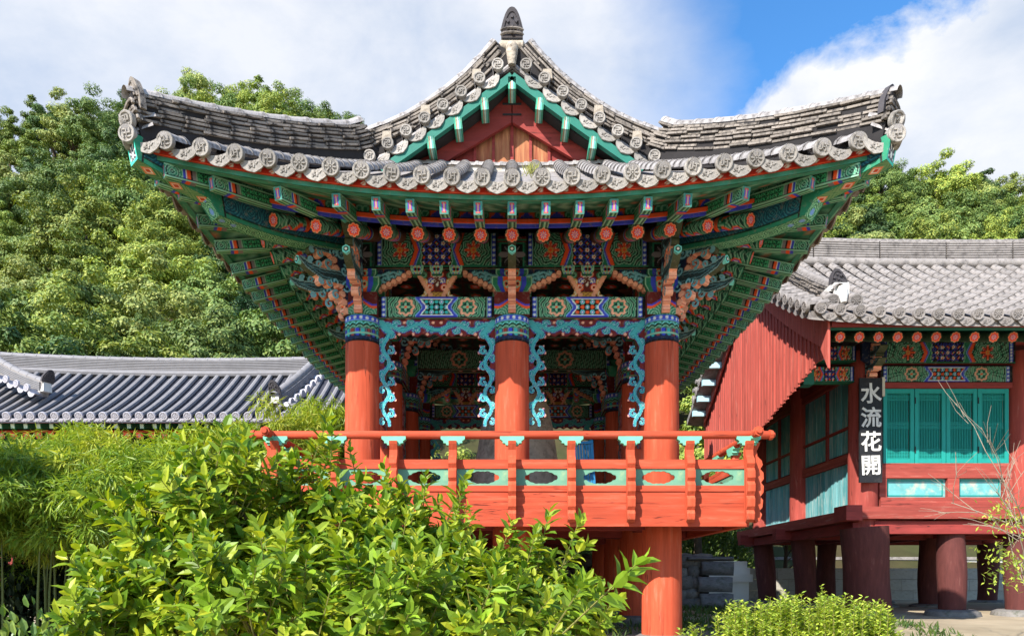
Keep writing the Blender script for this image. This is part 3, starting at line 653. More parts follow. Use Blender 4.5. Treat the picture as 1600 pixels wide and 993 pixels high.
def rafter_mesh():
    n = 26; xs = np.unique(np.concatenate([np.linspace(0, .74, 56), np.linspace(.74, 2.5, 8)])); U, V = np.meshgrid(xs, np.linspace(0, 2*PI, n), indexing='ij')
    r = .098; return MB().grid(np.stack([U, r*np.cos(V), r*np.sin(V)], -1), rafter_pat(U, V*r, 2.5, 2*PI*r))
raf_me = paint_mesh('rafter', rafter_mesh()); raf_me.polygons.foreach_set('use_smooth', np.ones(len(raf_me.polygons), dtype=bool))
def disc_mesh(r):                    # painted end of a round rafter
    nr, na = 15, 49; R_, A_ = np.meshgrid(np.linspace(0, 1, nr), np.linspace(0, 2*PI, na), indexing='ij')
    c = CV(R_*np.cos(A_), R_*np.sin(A_), S(36, 60, 44)); rr = .84+.08*np.cos(A_*8); c.f(R_ < rr+.09, BK); c.f(R_ < rr, OR); c.f((R_ < rr) & (R_ > rr-.10), S(240, 150, 110)); c.f((R_ < rr-.1), S(236, 78, 48))
    c.f((R_ < .50) & (R_ > .22) & (np.cos(A_*8) > .1), WH); c.f((R_ < .46) & (R_ > .30) & (np.cos(A_*8) > .5), BL); c.f(R_ < .2, LB); c.f(R_ < .12, OR)
    return MB().grid(np.stack([np.full(R_.shape, -.004), r*R_*np.cos(A_), r*R_*np.sin(A_)], -1), c.c)
disc_me = paint_mesh('rafter_end', disc_mesh(.101))
def fly_side(x, y, L, H):
    c = CV(x, y, G); q = np.hypot(x-.09, y-H/2); k = q/.028; m = x < .2; c.f(m & (np.floor(k) % 2 == 0), DG); c.f(m & ((k % 1) < .35), LG)
    for a, b, cc in ((.20, .215, LG), (.215, .25, BL), (.25, .262, WH), (.262, .31, OR), (.31, .325, BK), (.325, .38, GY), (.38, .39, LG)): c.f((x >= a) & (x < b), cc)
    m = (x > .40) & (x < .92); c.f(m, DG); lx = ((x-.40)/.062) % 1-.5; ly = ((y-.02)/.062) % 1-.5
    c.f(m & (np.abs(lx) < .42) & (np.abs(ly) < .42) & ((np.abs(np.abs(lx)-np.abs(ly)) < .13) | (np.maximum(np.abs(lx), np.abs(ly)) > .36)), S(70, 176, 120)); c.f((x > .92) & (x < .95), BK)
    m = x > .95; k = np.hypot(x-1.08, y-H/2)/.03; c.f(m & ((k % 1) < .35), LG); c.f((y < .022) | (y > H-.016), LG); c.f((y > .022) & (y < .032), BK); return c.c
def fly_bot(x, y, L, H):
    c = CV(x, y, G); c.f(np.abs(y/H-.5) > .36, LG); c.f((np.abs(y/H-.5) > .26) & (np.abs(y/H-.5) < .33), BK); c.f(np.abs(y/H-.5) < .1, S(150, 210, 170))
    for a, b, cc in ((.0, .03, LG), (.20, .25, BL), (.25, .31, OR), (.31, .38, GY)): c.f((x >= a) & (x < b), cc)
    return c.c
def fly_end(x, y, L, H):
    c = CV(x, y, S(62, 128, 116)); k = np.abs(x/L-.5); j = np.abs(y/H-.5); c.f((k < .3) & (j < .36), BL); c.f((k < .3-.3*(.4-j)) & (j < .36) & (k < .12+.3*j), S(190, 70, 66)); c.f((k < .05) & (j < .3), S(180, 180, 170)); c.f((k > .42) | (j > .43), S(84, 150, 140)); return c.c
def fly_mesh(L=1.25, w=.125, h=.17):
    mb = pbox(MB(), L, w, h, fly_side, fly_side, bottom=fly_bot, e0=fly_end, res=.0115, base=G)
    a = np.array(mb.v); f = np.clip(1-a[:, 0]/.45, 0, 1); a[:, 1] *= 1-.12*f; a[:, 2] = np.where(a[:, 2] < 0, a[:, 2]*(1-.14*f), a[:, 2]); mb.v = [tuple(v) for v in a]; return paint_mesh('flying_rafter', mb)
fly_me = fly_mesh()
def rafters(k):
    t, o, h = EDGE[k]; hr = h-RS; es = []
    c = cl[:] if k in (0, 2) else [.16, .56, .98, 1.42, 1.86]; rest = hr-c[-1]; n = max(1, round(rest/.412)); st = rest/n
    es = [hr-q for q in c]+[rest-st*(i+1) for i in range(n)]          # last is the middle
    es = es+[-q for q in es if q > .05]
    for e in es:
        cc = hr-abs(e); end = CEN+t*e+o*((HY if k in (0, 2) else HX)-RS); z = 6.31+rl(cc); end.z = z
        lim = hr-1.3-.28
        ei = math.copysign(min(abs(e), lim), e); inn = CEN+t*ei+o*((HY if k in (0, 2) else HX)-RS-1.75)
        dist = (Vector((inn.x, inn.y, 0))-Vector((end.x, end.y, 0))).length; inn.z = 6.31+.45*1.75+.1*rl(cc)
        Mx = along(end, inn); r_ = place('rafter', raf_me, pav, Mx @ Matrix.Diagonal((min(1.0, (dist+.1)/2.3) if False else 1, 1, 1, 1)))
        place('rafter_end', disc_me, r_, Mx)
        d = Vector((end.x-inn.x, end.y-inn.y, 0)).normalized(); ext = .76/max(.72, abs(d.dot(o)))
        fe = Vector((end.x, end.y, 0))+d*ext; cf = h-abs((fe-CEN).dot(t)); fz = 6.285+.45*max(0, 1-cf/4.4)**2
        fe.z = fz; back = Vector((end.x, end.y, 0))-d*.45; back.z = z+.30
        place('flying_rafter', fly_me, pav, along(fe, back))
for k in range(4):
    rafters(k); t_, o_, h = EDGE[k]
    for sg_ in (-1, 1):                 # last flying rafter, lying along the corner beam
        fe = EP(k, sg_*(h-.30), .14); fe.z = 6.285+.45*.93**2; bk_ = EP(k, sg_*(h-1.36), 1.0); bk_.z = 6.31+rl(.3)+.30; place('flying_rafter', fly_me, pav, along(fe, bk_))
# boards along the eaves: band on the rafter ends, fascia on the flying rafters, soffits
def eave_strip(k, s, zf, hgt, dep, cols, name, emax, n=60, slope=0., pattern=None):
    t, o, h = EDGE[k]; emax = emax if emax else h
    mb = MB(); es = np.linspace(-emax, emax, n if pattern is None else pattern[0]); rows = []
    zc = 0
    for (za, zb, c) in cols:
        Pf = []; C = []
        for e in es:
            q = EP(k, e, s); a = []
            zz = zf(h-s-abs(e) if True else 0)
            nv = 2 if pattern is None else 7
            for v in range(nv): p_ = q+Vector((0, 0, zz+za+(zb-za)*v/(nv-1))); a.append(p_)
            Pf.append(a); C.append([c]*nv)
        C = np.array(C, dtype=float)
        if pattern is not None: C = pattern[1](np.repeat((es+emax)[:, None], 7, 1), np.repeat(np.linspace(0, zb-za, 7)[None], len(es), 0), 2*emax, zb-za)
        mb.grid(np.array(Pf), C)
        # underside
        U = []; CU = []
        for e in es:
            q = EP(k, e, s); q2 = EP(k, e, s+dep); zz = zf(h-s-abs(e)); U.append([q+Vector((0, 0, zz+za)), q2+Vector((0, 0, zz+za+slope*dep))]); CU.append([c, c])
        mb.grid(np.array(U), np.array(CU))
    return place(name, paint_mesh(name, mb), pav)
def fz_band(c): return 6.405+.34*max(0, 1-c/3.635)**2.2
def fz_eave(c): return 6.365+.44*max(0, 1-c/4.4)**1.9
def pat_flowers(x, y, L, H):
    c = CV(x, y, S(176, 44, 30)); g = (x/.16) % 1; d = np.hypot((g-.5)*.16, y-H*.5); a = np.arctan2(y-H*.5, (g-.5)*.16); c.f(d < .034*(.6+.4*np.abs(np.cos(a*3))), WH); c.f(d < .010, OR); c.f((y < .012), S(236, 92, 50)); return c.c
def pat_gap(x, y, L, H):
    c = CV(x, y, BL); g = np.abs(((x-L/2)/.412+.5) % 1-.5)*.412; c.f(g < .15-.04*np.sin(y/H*5), OR); c.f(g < .10, BR); d = np.hypot(g-.04, (y-H*.62)); c.f(d < .055, G); c.f((d < .045) & (d > .03), LG); d = np.hypot(g-.03, y-H*.25); c.f(d < .04, G); c.f((d < .03) & (d > .018), LG); return c.c
for k in range(4):
    t, o, h = EDGE[k]
    eave_strip(k, RS-.045, fz_band, 0, .03, [(-.012, .030, BL), (.030, .038, LB)], 'blue_eave_band', h-RS+.3)
    eave_strip(k, RS-.075, fz_band, 0, .035, [(.038, .088, S(240, 84, 38)), (.088, .100, BK)], 'orange_eave_band', h-RS+.3)
    eave_strip(k, RS+.0, fz_band, 0, .02, [(.09, .235, G)], 'rafter_gap_board', h-RS+.2, pattern=(int(2*h/.02) if k != 2 else 80, pat_gap))
    eave_strip(k, .10, fz_eave, 0, .1, [(.012, .07, S(62, 128, 104))], 'green_eave_band', h-.05)
    eave_strip(k, .075, fz_eave, 0, .1, [(.072, .165, S(176, 44, 30))], 'flowered_eave_board', h-.02, pattern=(int(2*h/.02) if k != 2 else 80, pat_flowers))
def pat_board(x, y):
    g = (x/.42) % 1-.5; j = (y/.4) % 1-.5; d = np.hypot(g*.42, j*.4); return np.where(((d/.03) % 1 < .35)[..., None], np.array(LG), np.where((d < .06)[..., None], np.array(S(190, 120, 90)), np.array(S(52, 120, 92))))
def soffit(k, name, s0, s1, z0f, z1f, n=90, m=14):
    t, o, h = EDGE[k]; Pn = []; C = []
    for u in np.linspace(-1, 1, n):
        row = []; cr = []
        for v in np.linspace(0, 1, m):
            s = s0+(s1-s0)*v; e = u*(h-s); c = h-s-abs(e); p_ = EP(k, e, s); p_.z = z0f(c)*(1-v)+z1f(c)*v; row.append(p_); cr.append((e+20, s))
        Pn.append(row); C.append(cr)
    C = np.array(C); return place(name, paint_mesh(name, MB().grid(np.array(Pn), pat_board(C[..., 0], C[..., 1]))), pav)
for k in range(4):
    soffit(k, 'upper_soffit', .11, RS+.45, lambda c: fz_eave(c)+.004+.0, lambda c: 6.34+.31+.095+rl(c)*1.1)
    soffit(k, 'lower_soffit', RS-.01, RS+1.85, lambda c: fz_band(c)+.09, lambda c: 6.34+.45*1.85+.16)
# corner beams: long upper one to the very corner, stout lower one below it
def pat_corner(x, y, L, H):
    c = CV(x, y, DG); c.f((y < .05), G); c.f((y > .05) & (y < .062), BK); c.f(y > H-.035, G); k = np.hypot((x % .3)-.15, y-H*.55)/.034; m = (y > .075) & (y < H-.05); c.f(m, S(18, 62, 80)); c.f(m & ((k % 1) < .3), S(40, 110, 120)); c.f(x < .06, G); c.f((x > .06) & (x < .075), BK); return c.c
def pat_cend(x, y, L, H):
    c = CV(x, y, WH); a = np.arctan2(y-H*.3, x-L/2); d = np.hypot(x-L/2, y-H*.3); c.f((d < .2*np.abs(np.cos(a*4))) & (d > .03), S(70, 70, 76)); c.f((np.minimum(x, L-x) < .025) | (y < .03) | (y > H-.03), S(70, 190, 165)); return c.c
def pat_cbot(x, y, L, H):
    c = CV(x, y, S(60, 116, 78)); g = (x/.34) % 1-.5; q = np.abs(g)*.34+np.abs(y-H/2); c.f(((q/.03) % 1) < .3, S(140, 170, 120)); c.f(q < .09, S(226, 120, 80)); c.f(q < .06, WH); c.f(q < .045, S(200, 70, 40)); c.f(np.minimum(y, H-y) < .02, G); return c.c
def pat_cbot2(x, y, L, H):
    c = CV(x, y, G); k = (np.hypot((x % .2)-.1, y-H/2))/.032; c.f(((k % 1) < .4), S(150, 210, 165)); c.f(((k % 1) > .4) & ((k % 1) < .6), DG); c.f((x < .3) & (np.hypot((x % .15)-.075, y-H/2) < .04), LB); c.f(np.minimum(y, H-y) < .02, G); return c.c
for sx in (-1, 1):
    for sy, y0 in ((-1, 0), (1, DEP)):
        dg = Vector((sx, sy, 0)).normalized()
        pt = lambda a, z: Vector((sx*(CX+a), y0+sy*a, z))
        A = pt(2.34, 6.74); B = pt(.85, 6.62); L_ = (B-A).length+.3
        mb = pbox(MB(), L_, .24, .30, pat_corner, pat_corner, bottom=pat_cbot, e0=pat_cend, base=G)
        a = np.array(mb.v); x = a[:, 0]; a[:, 2] += .12*np.clip(1-x/1.6, 0, 1)**2; a[:, 0] += np.where(x < .02, (a[:, 2])*(-.25), 0); mb.v = [tuple(v) for v in a]
        place('upper_corner_beam', paint_mesh('upper_corner_beam', mb), pav, along(A, B))
        A = pt(1.62, 6.40); B = pt(-.6, 6.92); L_ = (B-A).length
        mb = pbox(MB(), L_, .27, .36, pat_corner, pat_corner, bottom=pat_cbot2, e0=lambda x, y, L, H: pat_cbot2(y, x, H, L), base=G)
        a = np.array(mb.v); x = a[:, 0]; a[:, 2] += .16*np.clip(1-x/1.3, 0, 1)**2; a[:, 0] += np.where(x < .02, -(a[:, 2])*.55-.02, 0); mb.v = [tuple(v) for v in a]
        place('lower_corner_beam', paint_mesh('lower_corner_beam', mb), pav, along(A, B))

# ------------------------------------------------------------------ tiled roof of the pavilion
def half_tube(L, r0, r1, n=10, lip=.0):
    mb = MB(); xs = [0, L*.12, L*.125, L] if lip else [0, L]
    rs = [r0+lip, r0+lip, r0, r1] if lip else [r0, r1]
    Pn = [[(x, r*math.cos(PI*k/n), r*math.sin(PI*k/n)*.98-.0) for k in range(n+1)] for x, r in zip(xs, rs)]
    mb.grid(np.array(Pn)); mb.add([(0, r0*math.cos(PI*k/n), r0*math.sin(PI*k/n)) for k in range(n+1)], [tuple(range(n+1))])
    return mb
tile_me = half_tube(.40, .098, .088, 10, .006).mesh('convex_tile', M['tile'], True)
def medallion(r, kind, n=26):        # round end of an eave tile: rim and a relief
    mb = MB(); prof = [(0, .0), (r*.72, 0), (r*.76, -.012), (r*.93, -.014), (r, -.006), (r, .05)]
    vs = []; fs = []
    for q, x in prof:
        for k in range(n): a = 2*PI*k/n; vs.append((x, q*math.cos(a), q*math.sin(a)))
    for i in range(len(prof)-1):
        for k in range(n): fs.append((i*n+k, i*n+(k+1) % n, (i+1)*n+(k+1) % n, (i+1)*n+k))
    mb.add(vs, fs)
    def bar(y, z, w, h, rot=0):
        R = Matrix.Rotation(rot, 3, 'X'); mb.box(R @ Vector((-.006, y, z)), (.016, w, h), R)
    if kind == 'petal':
        for k in range(8): bar(0, r*.42, r*.16, r*.46, 2*PI*k/8)
        bar(0, 0, r*.2, r*.2, PI/4)
    elif kind == 'cross':             # Buddhist manji
        b = r*.13; e = r*.48
        bar(0, 0, b, 2*e); bar(0, 0, 2*e, b)
        for k in range(4): bar(e*.5, e-b*.5, e, b, k*PI/2)
    else:
        for y, z, w, h in ((-.3, .3, .5, .12), (-.3, -.05, .12, .7), (.1, .12, .12, .75), (.38, .1, .12, .5), (.2, -.25, .5, .12), (-.1, .02, .4, .1)): bar(y*r, z*r, w*r, h*r)
    return mb.mesh('tile_medallion', M['tile_cap'], True, angle=25)
med = {k: medallion(.108, k) for k in ('petal', 'cross', 'glyph')}
def drop_tile(w, h, curl=.05):      # concave end tile with a hanging, pointed apron carved with a scroll
    mb = MB(); n = 12; top = []; bot = []
    for i in range(n+1):
        u = -1+2*i/n; zt = -.062*(1-u*u)+.03; zb = .03-(h+.062)*(max(0, 1-abs(u)**2.3)**.62)*(1+.07*max(0, 1-abs(u)*3.5))-.012
        top.append((u*w/2, zt)); bot.append((u*w/2*.98, zb))
    poly = top+bot[::-1]
    m = len(poly); vs = [(0, p[0], p[1]) for p in poly]+[(.022, p[0], p[1]) for p in poly]
    fs = []
    for i in range(n): fs += [(i, i+1, m-2-i, m-1-i), (m+i, 2*m-1-i, 2*m-2-i, m+i+1)]
    fs += [(i, i+m, (i+1) % m+m, (i+1) % m) for i in range(m)]
    mb.add(vs, fs)
    for i in range(9):       # relief
        a = i/8*PI*1.5; s = 1 if i % 2 else -1
        mb.box((-.003, .06*math.sin(a*2.1)*(.4+i/9), -.075-.03*math.cos(a*1.7)), (.012, .022, .022), Matrix.Rotation(a, 3, 'X'))
    # body of the tile going back under the row above
    Pn = [[(x, p[0], p[1]) for p in top] for x in (.0, .34)]; mb.grid(np.array(Pn)); Pn = [[(x, p[0], p[1]-.02) for p in top] for x in (.022, .34)]; mb.grid(np.array(Pn))
    return mb.mesh('drop_tile', M['tile_cap'], True, angle=30)
drop_me = drop_tile(.385, .115)
TS = .375
def tile_front(k, pieces=True, es=None):
    t, o, h = EDGE[k]; n = int(h/TS); kinds = ['cross', 'glyph', 'petal', 'glyph', 'petal', 'glyph', 'glyph', 'glyph']
    for i in range(-n, n+1):
        e = i*TS; smax = min(h-abs(e), 2.45 if k in (0, 2) else HX-.1)
        def pt(s, dz=0): p_ = EP(k, e, s); p_.z = roofz(k, e, s)+dz; return p_
        s = -.06; first = True; j = 0
        while s < max(smax, .12):
            a = pt(s, .012); b = pt(s+.36, .012-.004); Mx = along(a, b) @ Matrix.Rotation(random.uniform(-.03, .03), 4, 'X')
            if pieces or j == 0:
                q = place('convex_tile', tile_me, pav, Mx)
                if j == 0:
                    kd = 'cross' if n-abs(i) < 2 else random.choice(('petal', 'glyph', 'petal', 'cross', 'glyph'))
                    Mm = frame(t*1.0, o*-1.0, (0, 0, 1), a+Vector((0, 0, .0)))
                    place('tile_medallion', med[kd], q, along(a, b) @ Matrix.Translation((-.004, 0, -.004)) @ Matrix.Rotation(random.uniform(-.12, .12), 4, 'X') @ Matrix.Rotation(.22, 4, 'Y'))
            j += 1; s += .34
            if not pieces: break
        if i < n:
            e2 = e+TS/2; p_ = EP(k, e2, -.035); p_.z = roofz(k, e2, 0)-.035; b = EP(k, e2, .35); b.z = roofz(k, e2, .35)-.055
            roll = -math.atan2(roofz(k, e2+.1, 0)-roofz(k, e2-.1, 0), .2)*(1)
            place('drop_tile', drop_me, pav, along(p_, b) @ Matrix.Rotation(-roll+random.uniform(-.03, .03), 4, 'X') @ Matrix.Rotation(.30, 4, 'Y'))
tile_front(0); 
for k in (1, 3): tile_front(k, False)
# channels between the rows (one sheet per slope)
def roof_sheet(k, smaxf, name, n, m=12, dz=-.06, waves=True):
    t, o, h = EDGE[k]; Pn = []
    for i in range(n+1):
        u = -1+2*i/n; row = []
        for j in range(m+1):
            s = smaxf*j/m; lim = h-s if s <= OV+.0 else max(h-s, h-OV if k in (1, 3) else h-s)
            e = u*(h-min(s, OV)) if k in (1, 3) else u*(h-s)
            p_ = EP(k, e, s); z = roofz(k, e, s)+dz
            row.append(p_+Vector((0, 0, z)))
        Pn.append(row)
    a = np.array(Pn); mb = MB(); mb.grid(a); b = a.copy(); b[..., 2] -= .05; mb.grid(b[:, :, :])
    return place(name, mb.mesh(name, M['tile'], True), pav)
roof_sheet(0, 2.7, 'front_roof_bed', 48); roof_sheet(2, 2.7, 'rear_roof_bed', 30)
for k in (1, 3): roof_sheet(k, HX, 'side_roof_bed', 60, 20)
# rows of the side slopes: seen by nobody from the front, joined
for k in (1, 3):
    t, o, h = EDGE[k]; mb = MB(); n = int(h/TS)
    for i in range(-n, n+1):
        e = i*TS; s1 = min(HX-.05, h-abs(e)) if abs(e) > YC-.05 else HX-.05
        if s1 < .5: continue
        pts = []
        for s in np.linspace(.3, s1, 12): p_ = EP(k, e, s); p_.z = roofz(k, e, s)+.02; pts.append(p_)
        mb.tube(pts, .09, 8, cap=False)
    tag(place('side_tile_rows', mb.mesh('side_tile_rows', M['tile'], True), pav), kind='stuff')
# ridges: courses of thin tiles over a mortar core, capped by round tiles
rt_me = []
for q in range(6):
    r_ = random.Random(q); mb = MB(); L_ = .33+r_.uniform(-.05, .03); mb.box((L_/2, 0, 0), (L_, .30+r_.uniform(-.035, .03), .030), Matrix.Rotation(r_.uniform(-.03, .03), 3, 'Y')); rt_me.append(mb.mesh('ridge_tile', M['tile_old']))
cap_tile = half_tube(.42, .105, .098, 8, .006).mesh('ridge_cap_tile', M['tile'], True)
def interp(path, n):
    path = [Vector(p) for p in path]; d = [0]
    for a, b in zip(path[:-1], path[1:]): d.append(d[-1]+(b-a).length)
    out = []
    for i in range(n+1):
        q = d[-1]*i/n; j = max(0, min(len(path)-2, next((k for k in range(len(d)-1) if d[k+1] >= q-1e-9), len(path)-2))); f = (q-d[j])/max(1e-9, d[j+1]-d[j]); out.append(path[j].lerp(path[j+1], f))
    return out
def ridge(path, layers, parent, name='ridge', w=.26, lh=.052, pieces=True, grow=0., core='under', cap=True, mt=None, sm=None, foot=-.12):
    """path runs along the foot of the ridge"""
    path = interp(path, 24); Ltot = sum((b-a).length for a, b in zip(path[:-1], path[1:])); H = layers*lh
    mb = MB(); mb.sweep(path, [(-w/2*.86, foot), (w/2*.86, foot), (w/2*.80, H+.01), (-w/2*.80, H+.01)]); rg = place(name, mb.mesh(name, M[core]), parent)
    if pieces:
        n = max(1, round(Ltot/.31))
        for l in range(layers):
            off = random.random()*.3
            for i in range(n):
                u0 = (i+off)/n
                if u0 > 1: continue
                j = min(23, int(u0*24)); a = path[j].lerp(path[j+1], u0*24-j); u1 = min(1, u0+.31/Ltot); j = min(23, int(u1*24)); b = path[j].lerp(path[j+1], u1*24-j)
                if (b-a).length < .05: continue
                sd_ = (b-a).cross(Vector((0, 0, 1))).normalized(); up = sd_.cross((b-a)).normalized()
                o_ = up*(l*lh+.03+random.uniform(-.009, .009))+sd_*random.uniform(-.02, .02)
                ml = along(a+o_, b+o_) @ Matrix.Diagonal((min(1, (b-a).length/.31), w/.30*(1+grow*l), 1, 1)); place('ridge_tile', random.choice(rt_me), rg, ml)
    if cap:
        n = max(1, round(Ltot/.38))
        for i in range(n):
            u = i/n; j = min(23, int(u*24)); a = path[j].lerp(path[j+1], u*24-j); u = (i+1)/n; j = min(23, int(u*24)); b = path[j].lerp(path[j+1], u*24-j)
            sd_ = (b-a).cross(Vector((0, 0, 1))).normalized(); up = sd_.cross((b-a)).normalized(); o_ = up*(H+.01); place('ridge_cap_tile', cap_tile if mt is None else mt, rg, along(a+o_, b+o_) @ Matrix.Diagonal((1, w/.26, 1, 1)))
    return rg
def finial(w, h, m, name='ridge_end_tile'):     # upright arched end tile with a carved face, facing -x
    n = 14; mb = MB(); out = [(-w/2, 0)]
    for i in range(n+1):
        u = i/n; a = PI*(1-u); out.append((w/2*math.cos(a), h*.36+h*.64*(1-abs(math.cos(a))**2.3)))
    out.append((w/2, 0)); k = len(out)
    bow = lambda y: .18*w*(1-(2*y/w)**2)
    vs = [(-bow(y)*.4+z*-.10, y, z) for y, z in out]+[(.07-bow(y)*.2-z*.10, y*.96, z*.97) for y, z in out]
    fs = [(i, i+1, i+1+k, i+k) for i in range(k-1)]+[(0, k, 2*k-1, k-1)]
    c0 = len(vs); vs += [(-.02-.05*h, 0, h*.45), (.06-.05*h, 0, h*.45)]
    fs += [(c0, i+1, i) for i in range(k-1)]+[(c0, 0, k-1)]+[(c0+1, i+k, i+1+k) for i in range(k-1)]
    mb.add(vs, fs)
    # carved rim and face
    inner = [((y)*.78, z*.80+h*.06) for y, z in out[1:-1]]
    mb.tube([(-bow(y)*.4-z*.10-.002, y, z) for y, z in inner], .013, 5)
    for y, z, r in ((-.2, .55, .05), (.2, .55, .05), (0, .4, .045), (-.16, .25, .035), (.16, .25, .035), (0, .68, .04), (0, .2, .05)):
        p_ = Vector((-bow(y*w)*.4-z*h*.10-.004, y*w, z*h)); mb.box(p_, (.024, r*w*2.6, r*w*2.2), Matrix.Rotation(y*4, 3, 'X'))
    return mb.mesh(name, m, True, angle=35)
fin_me = finial(.38, .42, M['tile_old']); fin_dark = finial(.36, .38, mat('dark_end_tile', S(70, 66, 68), .8, .2, 8, .4, 50))
for sx in (-1, 1):
    for sy, y0 in ((-1, 0), (1, DEP)):
        k = 0 if sy < 0 else 2; pth = []
        for u in np.linspace(0, 1, 13):
            s = OV*(1-u)+.06; c = EDGE[0][2]-s; p_ = EP(k, (sx if sy < 0 else -sx)*(HX-s), s); p_.z = f_roof(HX-s)+lift(0)*max(0, 1-s/2.6)+.04+.06*u*u+.13*(1-u)**2; pth.append(p_)
        pth = [Vector((sx*(CX-.12), y0-sy*.1, pth[0].z+.10))]+pth
        rg = ridge(pth, 7, pav, 'corner_ridge', .27, .052, pieces=(sy < 0), foot=-.24)
        d = Vector((sx, sy, 0)).normalized(); e = pth[-1]; up = Vector((0, 0, 1))
        Fm = frame(-d, up.cross(-d), up, e+d*.0+up*(.17 if sx < 0 else .12)); place('ridge_end_tile', fin_me if sx < 0 else fin_dark, rg, Fm)
        mb = MB()          # lime plug and the curved end courses under the end tile
        for q in range(4): mb.prism([(.17*math.cos(a)*(1-.02*q), .15*math.sin(a)+.0) for a in np.linspace(0, PI, 9)], 0, .03, 'x')
        for q in range(3):
            arc = [(-.02-.03*q, .16*math.cos(a), .0+.08*q+.10*math.sin(a)) for a in np.linspace(0, PI, 11)]; mb.tube(arc, .022, 6)
        place('ridge_end_course', mb.mesh('ridge_end_course', M['tile_old']), rg, frame(-d, up.cross(-d), up, e+up*.03))
        # two round tiles over the corner
        for q, an in ((0, .45), (1, -.45)):
            dd = Matrix.Rotation(an, 3, 'Z') @ d; a = e+dd*.14+up*(.01); b = a-dd*.3+up*.10
            ct = place('corner_tile', tile_me, pav, along(a, b)); place('tile_medallion', med['cross'], ct, along(a, b) @ Matrix.Translation((-.004, 0, 0)))
M['old_lime'] = mat('old_lime', S(172, 160, 144), .95, .25, 8, .6, 30, dirt=(S(108, 96, 84), .48, .66, 9))
# gable ends
VY = 0.0
def verge(sx, y0, sy, detail=True):
    pts = [Vector((sx*t, y0+sy*.0, f_roof(t)+.02)) for t in np.linspace(.06, CX+.02, 9)]
    bend = lambda t: .16*max(0, 1-t/.7)**1.5-.05*math.sin(min(1, t/1.9)*PI)+.20*max(0, (t-1.2)/1.1)**2
    rp_ = [Vector((sx*t, y0-sy*.16, f_roof(t)+.12+bend(t))) for t in np.linspace(.06, CX-.08, 14)]
    rp_ += [Vector((sx*(CX+.10), y0-sy*.08, rp_[-1].z-.085)), Vector((sx*(CX+.26), y0+sy*.10, rp_[-1].z-.15))]
    rg = ridge(rp_, 5, pav, 'descending_ridge', .26, .052, pieces=detail, foot=-.34)
    if not detail: return
    # tiles of the verge, their round ends towards the front
    n = 8; Lh = CX-.05
    for i in range(n):
        t = .22+(Lh-.30)*i/(n-1); sl = math.atan(.76-.0412*t)
        a = Vector((sx*t, y0+sy*.12, f_roof(t)+.035)); ct = place('verge_tile', tile_me, pav, frame((0, -sy, 0), Vector((0, 0, 1)).cross(Vector((0, -sy, 0))), (0, 0, 1), a) @ Matrix.Rotation(-sx*sy*sl, 4, 'X') @ Matrix.Diagonal((1, .86, .86, 1)))
        place('tile_medallion', med[random.choice(('cross', 'glyph', 'cross'))], ct, frame((0, -sy, 0), Vector((0, 0, 1)).cross(Vector((0, -sy, 0))), (0, 0, 1), a) @ Matrix.Translation((-.006, 0, .02)) @ Matrix.Diagonal((1, .86, .86, 1)))
        t2 = t+(Lh-.30)/(n-1)*.5; a = Vector((sx*t2, y0+sy*.07, f_roof(t2)-.03))
        place('drop_tile', drop_me, pav, frame((0, -sy, 0), Vector((0, 0, 1)).cross(Vector((0, -sy, 0))), (0, 0, 1), a) @ Matrix.Rotation(-sx*sy*sl, 4, 'X') @ Matrix.Diagonal((1, .98, .98, 1)) @ Matrix.Rotation(.2, 4, 'Y'))
    # green rim beam below, with painted bracket blocks
    pth = [Vector((sx*t, y0+sy*.02, f_roof(t)-.25)) for t in np.linspace(.0, CX-.30, 8)]
    rb = place('gable_rim_beam', MB().sweep(pth, [(-.05, -.06), (.05, -.06), (.05, .06), (-.05, .06)]).mesh('gable_rim_beam', M['green']), pav)
def pat_stub(x, y, L, H):
    c = CV(x, y, S(90, 180, 150)); k = x/L
    for a, b, cc in ((.0, .12, S(60, 150, 120)), (.25, .38, S(190, 90, 70)), (.45, .55, WH), (.62, .75, S(110, 150, 160)), (.9, 1, DG)): c.f((k >= a) & (k < b), cc)
    return c.c
stub_me = paint_mesh('gable_bracket', pbox(MB(), .12, .34, .19, pat_stub, pat_stub, bottom=pat_stub, base=S(80, 180, 150), x0=-.06))
